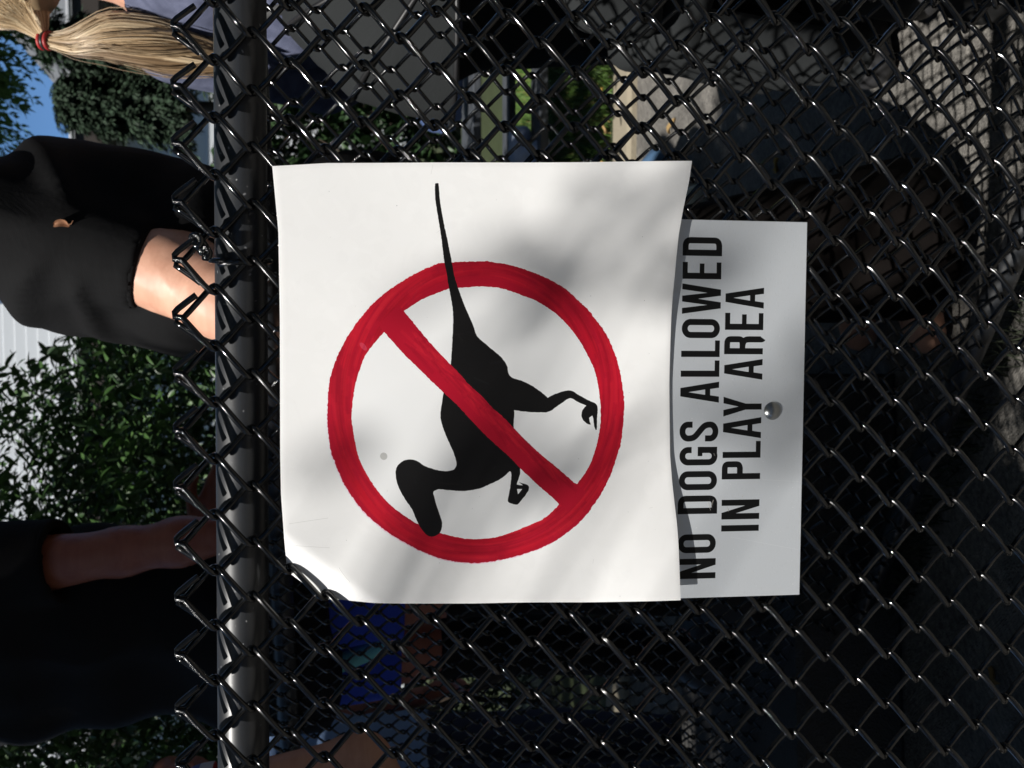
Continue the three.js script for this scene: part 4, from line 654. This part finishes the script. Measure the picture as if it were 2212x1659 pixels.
// a young tree to the left of the path: it shades the people and the ground at the left
{
  const tree = thing('broadleaf_tree', 'young leafy tree growing left of the fence, shading the ground', 'tree', [-2.73, 0, 1.62]);
  part('trunk', tube(new THREE.CatmullRomCurve3([V(0, 0, 0), V(0.05, 0.9, 0.02), V(0, 2.6, 0), V(0.05, 5.4, -0.05)]).getPoints(16), (t) => 0.09 * (1 - 0.75 * t), 12), bark, tree);
  const R = seeded(77), list = [];
  for (let b = 0; b < 14; b++) { const a = R() * 6.283, y = 2.9 + R() * 1.7; part('branch', tube(new THREE.CatmullRomCurve3([V(0, y, 0), V(Math.cos(a) * 0.3, y + 0.25, Math.sin(a) * 0.3), V(Math.cos(a) * 0.65, y + 0.4, Math.sin(a) * 0.65)]).getPoints(8), (t) => 0.022 * (1 - 0.85 * t), 6), bark, tree); }
  for (let i = 0; i < 1900; i++) {
    let x, y, z; do { x = R() * 2 - 1; y = R() * 2 - 1; z = R() * 2 - 1; } while (x * x + y * y + z * z > 1);
    const c = V(x * 0.55, 4.62 + y * 1.12, z * 0.55); if (noise(c.x * 2, c.y * 2, c.z * 2) < -0.4) continue;
    for (let k = 0; k < 5; k++) list.push({ m: leafMatrix(V(c.x + (R() - 0.5) * 0.2, c.y + (R() - 0.5) * 0.2, c.z + (R() - 0.5) * 0.2), R, 0.09 + 0.05 * R()), k: Math.floor(R() * 4) });
  }
  // outer twigs whose leaves dapple the signs
  for (const [x, y, z, n, s] of TWIGS) { const leafy = seeded(Math.round(x * 1000)); part('twig', tube(new THREE.CatmullRomCurve3([V(x * 0.3, y - 0.35, z * 0.3), V(x * 0.8, y - 0.05, z * 0.8), V(x, y, z)]).getPoints(8), (t) => 0.008 * (1 - 0.8 * t), 5), bark, tree); for (let k = 0; k < n; k++) list.push({ m: leafMatrix(V(x + (R() - 0.5) * s, y + (R() - 0.5) * s, z + (R() - 0.5) * s), leafy, 0.045 + 0.03 * leafy()), k: Math.floor(R() * 4) }); }
  leaves(tree, list, leafMats);
}
// park trees round the playground, behind the camera and to the sides
for (const [label, x, z, seed] of [['spreading park tree on the paving across from the signs', 2.2, 1.9, 91], ['spreading park tree right of the pushchair', 6.2, -1.4, 92], ['spreading park tree left of the rear fence', -5.2, 0.3, 93], ['spreading park tree far across the paving behind the shady tree', 1.5, 7.2, 94]]) {
  const t = thing('park_tree', label, 'tree', [x, 0, z]), R = seeded(seed), list = [];
  part('trunk', tube(new THREE.CatmullRomCurve3([V(0, 0, 0), V(0.08, 1.5, 0.04), V(0, 3.6, 0), V(0.1, 6.8, 0)]).getPoints(16), (k) => 0.2 * (1 - 0.8 * k), 12), bark, t);
  for (let b = 0; b < 9; b++) { const a = b * 2.4, y = 3.4 + R() * 2; part('branch', tube(new THREE.CatmullRomCurve3([V(0, y, 0), V(Math.cos(a) * 0.9, y + 0.6, Math.sin(a) * 0.9), V(Math.cos(a) * 1.9, y + 1.1, Math.sin(a) * 1.9)]).getPoints(8), (k) => 0.06 * (1 - 0.85 * k), 6), bark, t); }
  for (let i = 0; i < 900; i++) { let px, py, pz; do { px = R() * 2 - 1; py = R() * 2 - 1; pz = R() * 2 - 1; } while (px * px + py * py + pz * pz > 1 || noise(px * 2.2, py * 2.2, pz * 2.2 + seed) < -0.3); for (let k = 0; k < 5; k++) list.push({ m: leafMatrix(V(px * 2.5 + (R() - 0.5) * 0.5, 5.6 + py * 2.0 + (R() - 0.5) * 0.5, pz * 2.5 + (R() - 0.5) * 0.5), R, 0.2 + 0.1 * R()), k: Math.floor(R() * 4) }); }
  leaves(t, list, leafMats);
}
// conifers: whorls of drooping branches hung with flat sprays
function conifer(label, pos, { y0, y1, r0, r1, n, seed, tone, spray = 0.16, shade = 1, low = 1 }) {
  const t = thing('conifer_tree', label, 'tree', pos, 0, undefined), R = seeded(seed), P = [], I = [], C = [];
  part('trunk', tube([V(0, -0.02, 0), V(0.02, y1 * 0.5, 0), V(0, y1, 0)], (k) => 0.13 * (1 - 0.85 * k), 10), bark, t);
  for (let b = 0; b < n; b++) {
    const k = Math.pow(R(), low), y = y0 + (y1 - y0) * k, len = (r0 + (r1 - r0) * k) * (0.75 + 0.4 * R()), a = R() * 6.283, dx = Math.cos(a), dz = Math.sin(a);
    for (let i = 0; i < 26; i++) {
      const s = 0.15 + 0.85 * i / 26, bx = dx * len * s, bz = dz * len * s, by = y + 0.25 * len * s - 0.55 * len * s * s;
      for (const e of [-1, 0, 1]) {
        const L = spray * (0.6 + 0.8 * R()) * (1.15 - 0.5 * s), yaw = a + e * (0.5 + 0.4 * R()) + (R() - 0.5) * 0.5, dn = -0.2 - 0.75 * R(), cx = Math.cos(yaw) * Math.cos(dn) * L, cy = Math.sin(dn) * L, cz = Math.sin(yaw) * Math.cos(dn) * L, w = L * (0.10 + 0.10 * R()), wx = -Math.sin(yaw) * w, wz = Math.cos(yaw) * w, tw = (R() - 0.5) * w;
        const o = P.length / 3, jx = bx + (R() - 0.5) * 0.06, jy = by + (R() - 0.5) * 0.08, jz = bz + (R() - 0.5) * 0.06;
        P.push(jx, jy, jz, jx + cx * 0.5 + wx, jy + cy * 0.4 + tw, jz + cz * 0.5 + wz, jx + cx * 0.5 - wx, jy + cy * 0.4 - tw, jz + cz * 0.5 - wz, jx + cx, jy + cy, jz + cz); I.push(o, o + 1, o + 2, o + 1, o + 3, o + 2);
        const v = (0.65 + 0.7 * R()) * shade, c = [tone[0] * v, tone[1] * v, tone[2] * v]; for (let q = 0; q < 4; q++) C.push(...c);
      }
    }
  }
  part('crown', geometryOf(P, I, null, C), needle, t); return t;
}
conifer('tall blue-green conifer with drooping boughs over the low roof', [2.75, 0.05, -8.3], { y0: 4.22, y1: 9, r0: 1.45, r1: 0.3, n: 1300, seed: 3, tone: [0.075, 0.165, 0.07], spray: 0.12, low: 2.6 });
conifer('dark conifer behind the blonde ponytail', [2.85, 0.05, -10.6], { y0: 0.5, y1: 4.1, r0: 0.75, r1: 0.25, n: 420, seed: 4, tone: [0.019, 0.04, 0.019], spray: 0.11 });
conifer('dark conifer in front of the pale wall, nearest the black t-shirt', [2.33, 0.05, -10.9], { y0: 2.75, y1: 4.0, r0: 0.45, r1: 0.25, n: 400, seed: 5, tone: [0.019, 0.04, 0.019], spray: 0.11 });
conifer('dark conifer at the far end of the pale wall', [3.9, 0.05, -10.7], { y0: 0.4, y1: 4.1, r0: 0.85, r1: 0.25, n: 400, seed: 6, tone: [0.02, 0.04, 0.02], spray: 0.11 });
// weeds along the foot of the rear fence
{
  const blade = geometryOf([-0.003, 0, 0, 0.003, 0, 0, -0.002, 0.07, 0.01, 0.002, 0.07, 0.01, 0, 0.13, 0.05], [0, 1, 2, 1, 3, 2, 2, 3, 4]), n = 900, w = new THREE.InstancedMesh(blade, mat([0.028, 0.036, 0.018], 0.8, { side: THREE.DoubleSide }), n), R = seeded(55), m = new THREE.Matrix4();
  for (let i = 0; i < n; i++) { const c = Math.floor(R() * 26), x = -1.4 + 1.5 * ((c * 0.6180339) % 1) + (R() - 0.5) * 0.12, z = -0.70 + 0.70 * x - 0.04 + (R() - 0.5) * 0.1; m.compose(V(x, 0, z), new THREE.Quaternion().setFromEuler(new THREE.Euler((R() - 0.5) * 1.2, R() * 6.283, (R() - 0.5) * 1.2)), V(0.6, 0.3 + R() * 0.5, 0.6)); w.setMatrixAt(i, m); }
  w.name = 'weeds'; w.castShadow = w.receiveShadow = true; scene.add(w); tag(w, 'thin tufts of weeds along the foot of the rear fence', 'weeds', null, 'stuff');
}
// fallen leaves
{
  const R = seeded(61), ms = [leafBrown, mat([0.42, 0.27, 0.06], 0.8, { side: THREE.DoubleSide }), mat([0.30, 0.2, 0.08], 0.8, { side: THREE.DoubleSide })], g = dryLeaf();
  for (const [x, z, y] of [[0.62, -2.75, 0], [0.80, -3.12, 0.102], [0.95, -3.2, 0.102], [0.66, -3.15, 0.102], [0.72, -2.6, 0], [0.45, -1.7, 0], [0.66, -1.4, 0], [0.95, -2.3, 0], [-0.32, -0.62, 0], [-0.52, -0.74, 0], [-0.05, -0.5, 0], [0.05, -1.2, 0]]) {
    const l = part(numbered('fallen_leaf'), g, ms[Math.floor(R() * 3)], scene); l.position.set(x, y + 0.004, z); l.rotation.set(-Math.PI / 2, 0, R() * 6.283); l.scale.setScalar(1 + R() * 0.9);
    tag(l, 'small dry fallen leaf lying flat on paving', 'leaf', 'dry leaves scattered on the asphalt and the kerb');
  }
}
// ---------- house beyond the trees ----------
{
  const white = mat([0.55, 0.57, 0.58], 0.7), dark = mat([0.028, 0.022, 0.018], 0.9), slate = mat([0.20, 0.21, 0.22], 0.8), gutterM = mat([0.4, 0.41, 0.42], 0.5), glass = mat([0.03, 0.04, 0.05], 0.08);
  const h = thing('house', 'pale clapboard house with a low dark eave behind the conifers', 'house', [2.2, 0.05, -15.2], -0.05);
  part('wall', box(19, 4.5, 0.2, -3, 2.25, -0.05), white, h);
  const board = box(19, 0.155, 0.03, -3, 0, 0, 0.006); board.rotateX(0.10);
  for (let i = 0; i < 29; i++) { const b = part('siding_board', board, white, h); b.position.set(0, 0.10 + i * 0.15, 0.075); }
  part('fascia', box(19.4, 0.34, 0.06, -3, 4.42, 0.95), dark, h);
  part('soffit', box(19.4, 0.05, 0.98, -3, 4.27, 0.46), dark, h);
  part('gutter', box(19.4, 0.05, 0.09, -3, 4.62, 1.03, 0.02), gutterM, h);
  for (const [x, w] of [[-3.6, 1.1], [-0.2, 1.1], [3.4, 1.1]]) { const f = part('window', box(w, 1.3, 0.06, x, 1.75, 0.13), white, h); part('pane', box(w - 0.16, 1.14, 0.02, x, 1.75, 0.165), glass, f); }
  const roofPart = (x0, x1, y, peak, z, m, name) => { const s = new THREE.Shape(); s.moveTo(x0, 0); s.lineTo(x1, 0); s.lineTo((x0 + x1) / 2, peak); s.closePath(); const g = new THREE.ExtrudeGeometry(s, { depth: 3, bevelEnabled: false }); g.translate(0, y, z - 3); return part(name, g, m, h); };
  part('roof', box(19.4, 0.12, 5.2, -3, 4.60, -1.72), slate, h);
  roofPart(0.75, 4.2, 4.66, 1.45, 0.2, slate, 'gable');
  // the upper storey at the left, clad in pale boards, too
  part('upper_wall', box(9.4, 2.4, 2.4, -6.55, 5.86, -0.8), white, h);
  const b2 = box(9.44, 0.155, 0.03, 0, 0, 0, 0.006); b2.rotateX(0.10);
  for (let i = 0; i < 15; i++) { const b = part('siding_board', b2, white, h); b.position.set(-6.55, 4.75 + i * 0.15, 0.42); }
  roofPart(-11.5, -1.5, 7.05, 1.3, 0.8, slate, 'gable');
}
renderer.render(scene, camera);
